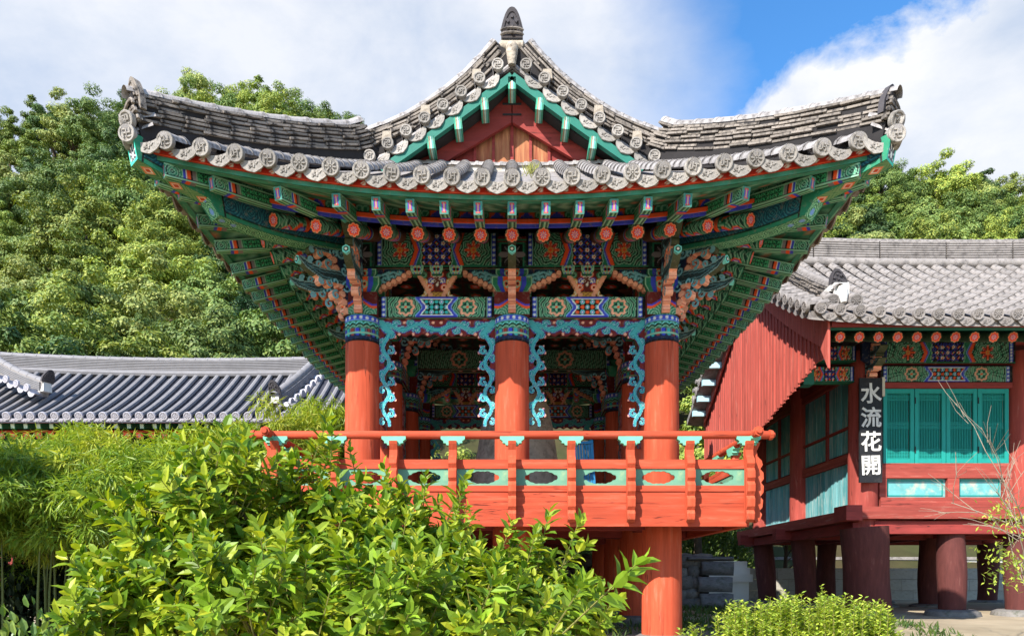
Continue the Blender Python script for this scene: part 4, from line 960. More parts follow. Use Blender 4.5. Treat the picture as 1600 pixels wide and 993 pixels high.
for sy, y0 in ((-1, 0), (1, DEP)):
    for sx in (-1, 1): verge(sx, y0, sy, sy < 0)
    yg = y0-sy*.50
    for q, t in enumerate((0, .43, .84, 1.26)):
        for sx in ((-1, 1) if q else (1,)):
            z = f_roof(t)-.36; place('gable_bracket', stub_me, pav, Matrix.Translation((sx*t, y0-sy*.10, z)) @ Matrix.Rotation(-sx*(-.10) if q else 0, 4, 'Y'))
    # red boards
    wall = MB().prism([(-1.7, 8.1), (1.7, 8.1), (1.2, f_roof(1.2)-.1), (0, 9.5), (-1.2, f_roof(1.2)-.1)], yg-.02, yg+.02, 'y').mesh('gable_wall', M['dred']); place('gable_wall', wall, pav)
    for sx in (-1, 1):
        poly = [(sx*.008, f_roof(0)-.16), (sx*2.3, f_roof(2.3)-.16), (sx*2.3, f_roof(2.3)-.34), (sx*1.7, f_roof(1.7)-.52), (sx*.008, f_roof(0)-.74)]
        place('gable_board', MB().prism(poly, yg+sy*.13, yg+sy*.20, 'y').mesh('gable_board', M['dred']), pav)
        sp = [Vector((sx*t, yg+sy*.02, f_roof(0)-.80-.66*t)) for t in (0.02, 1.2)]
        for q in range(3):
            x0, x1 = sx*(.30*q+.008), sx*(.30*(q+1)-.004); zt = lambda x: f_roof(0)-.66-.64*abs(x)
            place('gable_plank', MB().prism([(x0, 8.14), (x1, 8.14), (x1, zt(x1)), (x0, zt(x0))], yg+sy*.03, yg+sy*.055, 'y').mesh('gable_plank', M['wood'] if q < 2 else M['dred']), pav)
            place('gable_batten', MB().box((sx*(.30*(q+1)), yg+sy*.065, (8.14+zt(x1))/2), (.045, .05, zt(x1)-8.14)).mesh('gable_batten', M['dred']), pav)
    place('gable_batten', MB().box((0, yg+sy*.065, 8.6), (.05, .05, .6)).mesh('gable_batten', M['dred']), pav)
    for z in (9.17, 9.0):
        st = MB().tube([(-.15, yg+sy*.205, z), (.15, yg+sy*.205, z)], .017, 6); place('iron_staple', st.mesh('iron_staple', M['iron']), pav)
    # lime bedding and a row of round tiles along the foot of the gable
    fb = MB()
    for i in range(9): pass
    n = 9
    for i in range(n):
        x0 = -1.75+3.5*i/n; x1 = -1.75+3.5*(i+1)/n+.03; zz = lambda x: f_roof(HX-2.47)-.02+.05*abs(x/1.75)**2; a = Vector((x0, y0-sy*.27, zz(x0))); b = Vector((x1, y0-sy*.27, zz(x1)))
        place('foot_tile', tile_me, pav, along(a, b))
    place('gable_foot_mortar', MB().box((0, y0-sy*.36, f_roof(HX-2.47)-.07), (3.5, .30, .16)).mesh('gable_foot_mortar', M['lime']), pav)
# main ridge
pth = [Vector((0, y, f_roof(0)+.06+.10*((y-YC)/YC)**2)) for y in np.linspace(.12, DEP-.12, 9)]
rg = ridge(pth, 6, pav, 'main_ridge', .30, .055, pieces=False)
for sy, y0 in ((-1, .12), (1, DEP-.12)):
    up = Vector((0, 0, 1)); d = Vector((0, sy, 0)); fo = place('ridge_end_tile', fin_dark, rg, frame(-d, up.cross(-d), up, Vector((0, y0+sy*.06, 10.03))) @ Matrix.Diagonal((1, .95, 1.22, 1)))
    for q in range(2): place('finial_ring', MB().tube([(.175*math.cos(a), y0+sy*(.10+.03*math.sin(a)), 10.06+.07*q+.03*math.sin(a)) for a in np.linspace(0, PI, 9)], .02, 6).mesh('finial_ring', M['tile_old']), rg)
    mb = MB(); mb.tube([(-.2, y0, 9.96), (-.17, y0, 9.96), (.17, y0, 9.96), (.2, y0, 9.96)], [.05, .085, .085, .05], 12); mb.tube([(0, y0, 9.94), (0, y0+sy*.09, 9.86), (0, y0+sy*.13, 9.7), (0, y0+sy*.12, 9.58)], [.10, .10, .08, .06], 10); place('ridge_mortar', mb.mesh('ridge_mortar', M['old_lime'], True), rg)
for sx in (-1, 1):
    for t in (.55, 1.35, 1.95):
        place('lime_patch', MB().box((0, 0, 0), (.16, .05, .15), taper=.8).mesh('lime_patch', M['old_lime']), pav, loc=(sx*t, -.02, f_roof(t)+.20+.02*t))
# tuft of weeds growing on the tiles
mb = MB()
for i in range(60):
    a = random.uniform(0, 6.28); l = random.uniform(.06, .16); p_ = Vector((.25+random.gauss(0, .06), -1.72+random.gauss(0, .05), 6.93)); q = p_+Vector((math.cos(a)*.06, math.sin(a)*.05, l)); w = Vector((.006, 0, 0)); mb.add([p_-w, p_+w, q], [(0, 1, 2)])
WEED = mat('dry_weed', S(134, 136, 72), .9, .2, 5, 0, translucent=.2, island=.25)
tag(place('weed_tuft', mb.mesh('weed_tuft', WEED)), 'small tuft of yellowish weeds growing between the front eave tiles', 'weed')

# ------------------------------------------------------------------ ground and hillside
SKYL = [(-900, 165), (-300, 160), (0, 158), (100, 140), (200, 124), (330, 112), (420, 122), (480, 136), (550, 164), (640, 195), (700, 215), (1000, 190), (1060, 178), (1150, 190), (1250, 212), (1400, 226), (1600, 268), (1900, 300), (2600, 320)]
def hillz(x, y):
    d = y-CAMY
    if d < 24: return gz(x, y)
    px = 800+FPX*x/max(d, 5); e = np.interp(px, [a for a, b in SKYL], [(900-b)/FPX for a, b in SKYL])
    D1 = 78.; zt = 1.6+e*D1-9.0; t = (d-27)/(D1-27)
    if t <= 0: return gz(x, y)
    if t <= 1: return gz(x, y)+(zt-.78)*(.55*t+.45*t**1.5 if t < 1 else 1)
    return zt-10*(t-1)
xs = np.concatenate([np.linspace(-900, -60, 12)[:-1], np.linspace(-60, 60, 70), np.linspace(60, 900, 12)[1:]]); ys = np.concatenate([np.linspace(-400, -14, 8)[:-1], np.linspace(-14, 24, 60), np.linspace(24, 110, 36)[1:], np.linspace(110, 900, 8)[1:]])
V = np.array([[x, y, hillz(x, y)+.02*math.sin(x*2.1+y)*math.cos(y*1.7-x*.6)] for x in xs for y in ys]); nx, ny = len(xs), len(ys); I = np.arange(nx*ny).reshape(nx, ny)
F = np.stack([I[:-1, :-1], I[1:, :-1], I[1:, 1:], I[:-1, 1:]], -1).reshape(-1, 4)
M['ground'] = mat('sandy_ground', S(176, 160, 134), .95, .2, 1.2, .5, 20, col2=S(138, 124, 100), dirt=(S(84, 92, 50), .56, .72, .5))
M['forest_floor'] = mat('forest_floor', S(58, 62, 30), .95, .3, .8, .4, 6, col2=S(70, 58, 36))
nr = ys[:-1] < 14
Fm = F.reshape(nx-1, ny-1, 4)
g = place('ground', fastmesh('ground', V, Fm[:, nr].reshape(-1, 4), M['ground'], smooth=True)); tag(g, kind='structure')
h_ = place('hillside', fastmesh('hillside', V, Fm[:, ~nr].reshape(-1, 4), M['forest_floor'], smooth=True)); tag(h_, kind='structure')

# ------------------------------------------------------------------ bell and the blue shutter
bell = thing('temple_bell', 'great dark bronze temple bell hanging inside the red pavilion', 'bell', (.1, YC, 3.1))
bp = [(.0, 5.42), (.30, 5.40), (.52, 5.30), (.60, 5.2), (.66, 5.0), (.74, 4.6), (.82, 4.1), (.90, 3.6), (.955, 3.2), (.965, 3.08), (.90, 3.08), (.85, 3.3)]
bp = [(r, z-3.1) for r, z in bp]
place('bell_body', MB().lathe(bp, 48).mesh('bell_body', M['bronze'], True), bell, loc=(.1, YC, 3.1))
def ringz(r, z, w): return MB().lathe([(r, z-w), (r+.02, z-w*.8), (r+.02, z+w*.8), (r, z+w)], 48)
for r, z, w in ((.655, 5.03, .03), (.66, 4.93, .02), (.945, 3.22, .05), (.915, 3.45, .02)): place('bell_band', ringz(r-.006, z-3.1, w).mesh('bell_band', M['bronze'], True), bell, loc=(.1, YC, 3.1))
knob = MB().lathe([(.0, .05), (.012, .045), (.016, .02), (.028, .01), (.035, 0)], 10).mesh('bell_boss', M['bronze'], True)
for q in range(4):
    a0 = -PI/2+PI/4+q*PI/2
    for i in range(3):
        for j in range(3):
            a = a0+(i-1)*.2; z = 4.84-.13*j; r = np.interp(z, [4.6, 5.0], [.74, .66]); place('bell_boss', knob, bell, Matrix.Translation((.1+r*math.cos(a), YC+r*math.sin(a), z)) @ Matrix.Rotation(a, 4, 'Z') @ Matrix.Rotation(PI/2, 4, 'Y'))
mb = MB(); mb.tube([(.1+.16*math.cos(t), YC, 5.40+.30*math.sin(t)) for t in np.linspace(0, PI, 12)], [.07, .075, .08, .08, .085, .085, .085, .085, .08, .08, .075, .07], 10); place('bell_loop', mb.mesh('bell_loop', M['bronze'], True), bell)
mb = MB(); mb.tube([(.1, YC, 6.70), (.1, YC, 5.66)], .035, 8); place('bell_hook', mb.mesh('bell_hook', M['iron'], True), bell)
sh = thing('slatted_shutter', 'small bright blue slatted wooden stand behind the red railing', 'panel', (1.27, 1.15, DECK))
Mt = Matrix.Translation((1.27, 1.15, DECK)) @ Matrix.Rotation(rad(-4), 4, 'Y') @ Matrix.Rotation(rad(4), 4, 'X') @ Matrix.Diagonal((.66, 1, .49, 1))
for x in (-.25, .25): place('shutter_stile', MB().box((x, 0, 1.1), (.07, .05, 2.2)).mesh('shutter_stile', M['bluewood']), sh, Mt)
for i in range(6): place('slat', MB().box((-.18+.072*i, .0, 1.1), (.052, .03, 2.1)).mesh('slat', M['bluewood']), sh, Mt)
for z in (.1, 1.1, 2.12): place('shutter_rail', MB().box((0, -.03, z), (.56, .03, .09)).mesh('shutter_rail', M['bluewood']), sh, Mt)

# ------------------------------------------------------------------ stone wall, block wall
def rock(seed, n=3, rnd_=.55):
    r = random.Random(seed); vs = []; fs = []; k = 4
    import bmesh as _b
    bm = _b.new(); _b.ops.create_cube(bm, size=1); _b.ops.subdivide_edges(bm, edges=bm.edges[:], cuts=1, use_grid_fill=True)
    for v in bm.verts:
        l = v.co.length; v.co = v.co.lerp(v.co.normalized()*.62, rnd_)+Vector((r.uniform(-1, 1), r.uniform(-1, 1), r.uniform(-1, 1)))*(.05 if rnd_ > .3 else .025)
    me = bpy.data.meshes.new('stone'); bm.to_mesh(me); bm.free(); me.materials.append(M['stone']); me.polygons.foreach_set('use_smooth', np.ones(len(me.polygons), dtype=bool)); return me
rocks = [rock(i) for i in range(7)]
wl_ = thing('stone_wall', 'rough dry-stone retaining wall in shade behind the pavilion posts', 'wall', (2, 8, .7))
place('wall_core', MB().box((0.3, 8.15, 1.35), (9.9, .5, 1.6)).mesh('wall_core', M['under']), wl_)
z = .72; 
for row in range(5):
    x = -3.2-random.random()*.2
    while x < 4.9:
        w = random.uniform(.3, .55); h = .30
        place('stone', random.choice(rocks), wl_, Matrix.Translation((x+w/2, 7.88+random.uniform(-.04, .04), z+h/2)) @ Matrix.Rotation(random.uniform(-.15, .15), 4, 'Y') @ Matrix.Diagonal((w*1.08, .45, h*1.12*random.uniform(.9, 1.1), 1)))
        x += w*.95
    z += .285
cutm = rock(91, rnd_=.10); cutm.materials[0] = mat('cut_stone_grey', S(112, 112, 114), .92, .28, 4, .6, 22, rnd=.2, dirt=(S(74, 78, 64), .5, .7, 5))
for x, z, w, h in ((5.36, .93, .86, .46), (5.32, 1.39, .9, .42), (5.38, 1.81, .84, .38), (5.2, 2.07, 1.2, .12)): place('cut_stone', cutm, wl_, Matrix.Translation((x, 7.85, z)) @ Matrix.Diagonal((w, .7, h-.012, 1)))
bw = thing('block_wall', 'low pale concrete block wall behind the hall posts', 'wall', (9, 14.3, .7))
blk = MB().box((0, 0, 0), (1, 1, 1)).mesh('concrete_block', M['conc'])
for r_ in range(3):
    for i in range(18): place('concrete_block', blk, bw, Matrix.Translation((7.4+i*.8+(.4 if r_ % 2 else 0), 14.3+random.uniform(-.006, .006), .90+r_*.40)) @ Matrix.Diagonal((.79, .25, .39, 1)))
pw = thing('plaster_wall', 'bright whitewashed low wall far behind under the hall floor', 'wall', (12, 16, .7))
PL = mat('white_plaster', S(226, 222, 212), .9, .06, 3, .15, 30)
place('wall_body', MB().box((15, 19, 1.5), (14, .4, 1.6)).mesh('wall_body', PL), pw); place('wall_coping', MB().box((15, 19, 2.36), (14.1, .55, .12)).mesh('wall_coping', M['tile_light']), pw)
stp = thing('stone_steps', 'pale stone steps and plinth beyond the pavilion deck', 'steps', (7.2, 12.6, .7))
for i in range(3): place('step', MB().box((7.1+i*.08, 12.6+i*.35, 1.55+i*.22), (1.5-i*.12, .9, .25+.0*i)).mesh('step', PL), stp)
place('plinth', MB().box((7.1, 12.9, 1.05), (1.3, 1.3, .75)).mesh('plinth', PL), stp)

# ------------------------------------------------------------------ the hall on the right
hall = thing('temple_hall', 'red hall on stout posts with grey tiled roof, teal lattice doors and planked gable', 'hall', (9, 5.2, .7))
HXL = 6.85; HCOL = [2.8, 5.75, 8.36]; HFX = [6.85, 9.92, 12.99]
colm = MB().lathe([(.27, 2.5), (.27, 4.0), (.255, 5.95)], 22).mesh('column', M['hredz'], True)
for x in HFX:
    for y in HCOL: place('column', colm, hall, loc=(x, y, 0))
def trunk(seed, r0, r1, lean):
    r = random.Random(seed); pts = []; rr = []
    for i in range(8):
        t = i/7; pts.append((lean*(t-1), .05*math.sin(t*4+seed), .55+t*2.0)); rr.append(r0+(r1-r0)*t+.015*math.sin(t*7+seed))
    mb = MB(); mb.tube(pts, rr, 18); a = np.array(mb.v)
    return mb
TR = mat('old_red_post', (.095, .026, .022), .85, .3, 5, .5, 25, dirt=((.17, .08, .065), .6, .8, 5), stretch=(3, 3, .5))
k = 0
for x in HFX+[8.6]:
    for y in HCOL:
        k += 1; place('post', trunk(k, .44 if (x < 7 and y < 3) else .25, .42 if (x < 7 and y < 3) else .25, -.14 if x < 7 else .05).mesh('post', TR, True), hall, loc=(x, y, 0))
for x in HFX+[8.6]:
    for y in HCOL: place('foundation_stone', base_me, hall, Matrix.Diagonal((1.15, 1.05, 1, 1)), loc=(x+(.0), y, .70))
# floor frame
def beamx(x0, x1, y, z0, z1, d, name, m): return place(name, MB().box(((x0+x1)/2, y, (z0+z1)/2), (x1-x0, d, z1-z0)).mesh(name, m), hall)
def beamy(y0, y1, x, z0, z1, d, name, m): return place(name, MB().box((0, 0, 0), (y1-y0, d, z1-z0)).mesh(name, m), hall, Matrix.Translation((x, (y0+y1)/2, (z0+z1)/2)) @ Matrix.Rotation(PI/2, 4, 'Z'))
beamx(6.3, 13.6, 2.55, 2.70, 2.93, .26, 'floor_beam', M['hred']); beamx(6.95, 13.6, 2.66, 2.42, 2.66, .26, 'floor_beam', M['dred'])
beamy(2.40, 9.2, 6.52, 2.66, 2.87, .24, 'floor_beam', M['hred']); beamy(2.6, 9.0, 6.68, 2.44, 2.63, .24, 'floor_beam', M['dred'])
for y in (5.75, 8.36): beamx(6.2, 13.6, y, 2.46, 2.72, .24, 'floor_beam', M['dred'])
for x in (8.4, 9.92, 11.5): beamy(2.8, 8.6, x, 2.48, 2.70, .2, 'floor_beam', M['dred'])
place('beam_end', MB().box((6.42, 2.5, 2.80), (.30, .52, .28)).mesh('beam_end', M['dred']), hall)
for i in range(24): place('floor_board', MB().box((6.75+.27*i, 5.6, 2.75), (.262, 5.6, .05)).mesh('floor_board', M['dred']), hall)
# front wall
WY = 2.72
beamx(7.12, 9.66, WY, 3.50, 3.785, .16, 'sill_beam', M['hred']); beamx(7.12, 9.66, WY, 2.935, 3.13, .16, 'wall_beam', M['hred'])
for x, w in ((7.17, .14), (8.53, .22), (9.6, .14)): place('wall_post', MB().box((x, WY, 3.315), (w, .15, .365)).mesh('wall_post', M['hred']), hall)
PAN = mat('worn_mint_panel', S(100, 164, 164), .85, .18, 6, .1, 60, dirt=(S(168, 176, 160), .5, .66, 5))
for x in (7.83, 9.07): place('lower_panel', MB().box((x, WY+.04, 3.315), (1.18 if x < 8 else .86, .05, .36)).mesh('lower_panel', PAN), hall)
for x0, x1 in ((7.30, 8.36), (8.70, 9.46)):
    fr = MB()
    for (cx_, cz, sx_, sz_) in (((x0+x1)/2, 3.46, x1-x0, .02), ((x0+x1)/2, 3.17, x1-x0, .02), (x0, 3.315, .02, .31), (x1, 3.315, .02, .31)): fr.box((cx_, WY+.012, cz), (sx_, .012, sz_))
    place('panel_moulding', fr.mesh('panel_moulding', M['teal']), hall)
beamx(7.12, 9.66, WY, 5.235, 5.34, .18, 'door_head', M['dred'])
# lattice doors
M['door_paper'] = mat('door_paper', S(58, 84, 82), .9, .08, 4, 0)
DW = (9.62-7.18)/4
for i in range(4):
    x0 = 7.18+DW*i; x1 = x0+DW; dr = place('lattice_door', MB().box((x0+.045, WY-.02, 4.51), (.075, .06, 1.44)).mesh('lattice_door', M['teal']), hall)
    place('stile', MB().box((x1-.045, WY-.02, 4.51), (.075, .06, 1.44)).mesh('stile', M['teal']), dr)
    for z, h in ((5.185, .085), (3.835, .085)): place('door_rail', MB().box(((x0+x1)/2, WY-.02, z), (DW-.17, .056, h)).mesh('door_rail', M['teal']), dr)
    for q in range(13):
        x = x0+.10+(DW-.2)*(q+.5)/13; place('lattice_bar', MB().box((x, WY-.005, 4.51), (.012, .03, 1.27)).mesh('lattice_bar', M['teal']), dr)
    for z in [5.10-.028*j for j in range(4)]+[4.58-.028*j for j in range(5)]+[4.06-.028*j for j in range(7)]: place('lattice_bar', MB().box(((x0+x1)/2, WY-.012, z), (DW-.17, .022, .010)).mesh('lattice_bar', M['teal']), dr)
    place('paper_pane', MB().box(((x0+x1)/2, WY+.03, 4.51), (DW-.16, .008, 1.28)).mesh('paper_pane', M['door_paper']), dr)
for x in (7.80, 9.02): 
    for z in (5.0, 4.05): place('door_ring', MB().tube([(x-.0, WY-.06, z-.06), (x, WY-.06, z+.06)], .012, 6).mesh('door_ring', M['iron']), hall)
for i in range(9): place('front_plank', MB().box((10.32+.275*i, WY+.02, 4.13), (.265, .04, 2.4)).mesh('front_plank', M['teal']), hall)
beamx(10.19, 12.72, WY-.01, 3.52, 3.76, .14, 'wall_rail', M['hred'])
# painted beams over the doors
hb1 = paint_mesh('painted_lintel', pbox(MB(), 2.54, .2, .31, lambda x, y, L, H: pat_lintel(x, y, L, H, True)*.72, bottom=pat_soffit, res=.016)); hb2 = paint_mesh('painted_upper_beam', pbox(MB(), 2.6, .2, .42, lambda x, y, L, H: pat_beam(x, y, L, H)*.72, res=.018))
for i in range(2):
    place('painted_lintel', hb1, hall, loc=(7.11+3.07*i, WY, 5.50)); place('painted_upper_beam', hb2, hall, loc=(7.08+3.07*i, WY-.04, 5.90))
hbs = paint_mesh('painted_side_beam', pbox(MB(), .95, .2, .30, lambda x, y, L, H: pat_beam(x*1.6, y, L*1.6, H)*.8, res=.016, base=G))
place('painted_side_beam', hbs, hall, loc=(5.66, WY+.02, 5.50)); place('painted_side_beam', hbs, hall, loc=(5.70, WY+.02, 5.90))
place('beam_tip', MB().box((5.72, WY+.02, 5.47), (.2, .26, .34)).mesh('beam_tip', M['green']), hall)
mb = MB(); mb.prism([(6.85+.26*math.cos(PI/2+q*PI/3), 5.86+.3*math.sin(PI/2+q*PI/3)) for q in range(6)], WY-.36, WY-.28, 'y', col=NV); place('bracket_plate', paint_mesh('bracket_plate', mb), hall)
place('projecting_bracket', tong_me, hall, frame((0, -1, 0), (1, 0, 0), (0, 0, 1), Vector((6.85, WY-.05, 5.30))) @ Matrix.Diagonal((.62, 1.3, .55, 1)))
mb = MB()
for i in range(3): pass
# side wall: planks, rails
TP = [mat('teal_plank_%d' % i, S(*c), .85, .18, 5, .2, 50, dirt=(S(176, 190, 184), .5, .7, 4), rnd=.12, stretch=(4, 4, .5)) for i, c in enumerate(((92, 160, 164), (112, 172, 176), (78, 146, 150)))]
SX = 6.85
for b in range(2):
    y0 = HCOL[b]+.26; y1 = HCOL[b+1]-.26; n = 12; w = (y1-y0)/n
    for i in range(n):
        y = y0+w*(i+.5)
        place('wall_plank', MB().box((SX+random.uniform(-.008, .008), y, 3.40), (.03, w-.012, .98)).mesh('wall_plank', random.choice(TP)), hall); place('wall_plank', MB().box((SX+random.uniform(-.008, .008), y, 4.88), (.03, w-.012, 1.52)).mesh('wall_plank', random.choice(TP)), hall)
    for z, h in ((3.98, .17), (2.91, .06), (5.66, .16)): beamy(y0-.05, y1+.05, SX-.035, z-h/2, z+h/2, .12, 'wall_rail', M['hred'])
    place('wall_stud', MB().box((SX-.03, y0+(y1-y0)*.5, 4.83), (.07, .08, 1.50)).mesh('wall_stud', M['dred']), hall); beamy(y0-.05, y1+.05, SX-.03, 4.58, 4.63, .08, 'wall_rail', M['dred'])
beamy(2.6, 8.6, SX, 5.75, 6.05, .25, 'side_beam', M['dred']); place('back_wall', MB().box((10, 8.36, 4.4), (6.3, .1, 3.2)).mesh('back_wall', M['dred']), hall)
place('inner_ceiling', MB().box((10, 5.5, 6.1), (6.5, 5.8, .06)).mesh('inner_ceiling', M['dred']), hall)
# roof
RY0, RYR, RY1 = .8, 5.0, 9.2; RX0, RX1 = 4.98, 14.2
def hroof(y, x=9):
    t = (y-RY0)/(RYR-RY0) if y <= RYR else (RY1-y)/(RY1-RYR); zr = 8.62+.11*((x-10)/5)**2; z0 = 5.95+.10*max(0, (7.5-x)/2.3)**2
    return z0+(zr-z0)*(.80*t+.20*t*t)
rowx = [RX0+.17+.328*i for i in range(23)]
ct = half_tube(.39, .088, .080, 8, .006).mesh('convex_tile', M['tile_light'], True)
medl = {k_: medallion(.098, k_, 18) for k_ in ('petal', 'glyph')}
for m_ in medl.values(): m_.materials[0] = M['tile_light']
dl = drop_tile(.335, .10); dl.materials[0] = M['tile_light']
bed = []
for x in np.linspace(RX0, RX1, 40): bed.append([(x, y, hroof(y, x)-.03) for y in np.linspace(RY0+.02, RY1, 24)])
a = np.array(bed); mb = MB(); mb.grid(a); b_ = a.copy(); b_[..., 2] -= .14; mb.grid(b_); mb.grid(np.stack([a[0], b_[0]])); mb.grid(np.stack([a[:, 0], b_[:, 0]])); place('roof_bed', mb.mesh('roof_bed', M['tile_light'], True), hall)
for i, x in enumerate(rowx):
    y = RY0-.05; j = 0
    while y < RYR-.25:
        p0 = Vector((x, y, hroof(max(y, RY0), x)+.02)); y2 = y+.34; p1 = Vector((x, y2, hroof(y2, x)+.014)); Mx = along(p0, p1) @ Matrix.Rotation(random.uniform(-.02, .02), 4, 'X'); q = place('convex_tile', ct, hall, Mx)
        if j == 0: place('tile_medallion', medl[random.choice(('petal', 'glyph'))], q, along(p0, p1) @ Matrix.Rotation(.25, 4, 'Y'))
        j += 1; y += .31
    xm = x+.164; p0 = Vector((xm, RY0-.03, hroof(RY0, xm)-.015)); place('drop_tile', dl, hall, along(p0, Vector((xm, RY0+.3, hroof(RY0+.3, xm)-.03))) @ Matrix.Rotation(.28, 4, 'Y'))
mb = MB()
for i, x in enumerate(rowx): mb.tube([(x, y, hroof(y, x)+.02) for y in np.linspace(RYR+.1, RY1, 6)], .085, 8)
tag(place('rear_tile_rows', mb.mesh('rear_tile_rows', M['tile_light'], True), hall), kind='stuff')
ct2 = half_tube(.42, .10, .095, 8, .006).mesh('ridge_cap_tile', M['tile_light'], True)
rp = [Vector((x, RYR, hroof(RYR, x)+.0)) for x in np.linspace(RX0+.3, RX1, 9)]
rg = ridge(rp, 9, hall, 'main_ridge', .30, .052, pieces=False, mt=ct2)
for l in range(9):        # courses of thin tiles, one long course each at this distance
    for seg in range(6):
        u0, u1 = seg/6, (seg+1)/6-.004; pp = [rp[0].lerp(rp[-1], u0), rp[0].lerp(rp[-1], u1)]; pth = [Vector((p_.x, p_.y, hroof(RYR, p_.x)+.03+.052*l)) for p_ in (pp[0].lerp(pp[1], q/5) for q in range(6))]
        place('ridge_course', MB().sweep(pth, [(-.16-.004*(l % 2), -.017), (.16+.004*(l % 2), -.017), (.16, .017), (-.16, .017)]).mesh('ridge_course', M['tile_light']), rg)
mb = MB(); mb.tube([(p_.x, RYR-.20, hroof(RYR-.20, p_.x)+.10) for p_ in rp], .10, 10); place('ridge_foot_tiles', mb.mesh('ridge_foot_tiles', M['tile_light'], True), rg)
# descending ridge near the verge with limed end
dp = [Vector((5.66, y, hroof(y, 5.66)+.05)) for y in np.linspace(RYR, 1.35, 9)]
rg = ridge(dp, 5, hall, 'descending_ridge', .24, .05, pieces=True, mt=ct2)
e = dp[-1]; LM = mat('white_lime', S(206, 202, 194), .9, .06, 6, .2, 40)
mb = MB(); mb.box((0, .0, .12), (.27, .26, .32), taper=.92); mb.tube([(0, -.12, .18), (0, -.17, .04), (0, -.20, -.1)], [.09, .08, .05], 10); mb.box((-.15, .04, .2), (.08, .24, .10)); place('lime_end', mb.mesh('lime_end', LM, True, angle=30), rg, loc=e+Vector((.05, -.02, .05)))
place('ridge_end_tile', fin_dark, rg, frame((0, 1, 0), (-1, 0, 0), (0, 0, 1), e+Vector((.06, -.04, .30))) @ Matrix.Rotation(-.35, 4, 'X') @ Matrix.Diagonal((1, .85, .8, 1)))
for s in (-.18, .22):
    p0 = e+Vector((s, -.30, -.05)); q = place('corner_tile', ct, hall, along(p0, p0+Vector((0, .3, .2)))); place('tile_medallion', medl['petal'], q, along(p0, p0+Vector((0, .3, .2))) @ Matrix.Rotation(.3, 4, 'Y') @ Matrix.Diagonal((1, 1.2, 1.2, 1)))
# verge tiles pointing left
for i in range(27):
    y = RY0+.05+.285*i
    if y > RY1-.1: break
    p0 = Vector((RX0-.06, y, hroof(y, RX0)+.03)); q = place('verge_tile', ct, hall, along(p0, p0+Vector((.34, 0, .05))))
    if y < RYR: place('tile_medallion', medl['petal'], q, along(p0, p0+Vector((.34, 0, .05))) @ Matrix.Translation((-.003, 0, 0)))
    p0 = Vector((RX0-.03, y+.14, hroof(y+.14, RX0)-.03)); sl = math.atan((hroof(y+.24, RX0)-hroof(y+.04, RX0))/.2); place('drop_tile', dl, hall, along(p0, p0+Vector((.34, 0, .02))) @ Matrix.Rotation(-sl, 4, 'X') @ Matrix.Diagonal((1, .95, 1, 1)))
# gable boards
gx = 5.45; n = 44
for i in range(n):
    ya = 1.15+(9.0-1.15)*i/n; yb = 1.15+(9.0-1.15)*(i+1)/n-.012; ym = (ya+yb)/2
    bot = np.interp(ym, [1.1, 1.6, 4.85, 6.2, 9.0], [5.45, 5.40, 4.72, 4.7, 4.9]); 
    zt = min(hroof(ya, 5.5), hroof(yb, 5.5))-.12
    if zt-bot < .05: continue
    jit = random.uniform(-.02, .02)
    place('gable_plank', MB().prism([(ya, bot+jit), (yb, bot+jit), (yb, hroof(yb, 5.5)-.12), (ya, hroof(ya, 5.5)-.12)], gx-.012, gx+.012+random.uniform(0, .006), 'x').mesh('gable_plank', M['gred']), hall)
    place('gable_batten', MB().box((gx-.022, yb+.006, (bot+zt)/2), (.02, .035, zt-bot-.02)).mesh('gable_batten', M['gred']), hall)
fr = [(.92, hroof(.92, 5.4)-.02), (.92, 5.12)]+[(y, hroof(y, 5.6)-.66) for y in np.linspace(1.25, 5.0, 8)]+[(y, hroof(y, 5.6)-.06) for y in np.linspace(5.0, 1.05, 8)]
place('verge_board', MB().prism(fr, 5.34, 5.38, 'x').mesh('verge_board', M['gred']), hall)
bk = [(y, hroof(y, 5.6)-.10) for y in np.linspace(5.0, 8.8, 8)]+[(y, hroof(y, 5.6)-.42) for y in np.linspace(8.8, 5.0, 8)]
place('verge_board', MB().prism(bk, 5.34, 5.38, 'x').mesh('verge_board', M['gred']), hall)
stubp = MB().box((0, 0, 0), (.34, .12, .15)).mesh('verge_bracket', mat('pale_blue_paint', S(168, 206, 214), .7, .1, 6, .1))
for i in range(8): y = 5.1+.5*i; place('verge_bracket', stubp, hall, loc=(5.16, y, hroof(y, 5.4)-.26))
# rafters
hd = paint_mesh('rafter_end', disc_mesh(.098)); rr = MB().tube([(0, 0, 0), (1.9, 0, 0)], .092, 14, col=S(60, 84, 60)); hr_me = paint_mesh('rafter', rr)
for i in range(25):
    x = 5.72+.335*i; p0 = Vector((x, 1.3, 5.77)); p1 = Vector((x, 3.0, 6.4)); q = place('rafter', hr_me, hall, along(p0, p1)); place('rafter_end', hd, q, along(p0, p1))
beamx(5.4, 14, 1.2, 5.87, 5.92, .12, 'eave_board', M['green']); beamx(5.4, 14, .93, 5.82, 5.90, .06, 'eave_board', M['dred'])
mb = MB(); mb.add([(5.4, .95, 5.86), (14, .95, 5.86), (14, 3.2, 6.62), (5.4, 3.2, 6.62)], [(0, 1, 2, 3)]); place('soffit', mb.mesh('soffit', M['green']), hall)
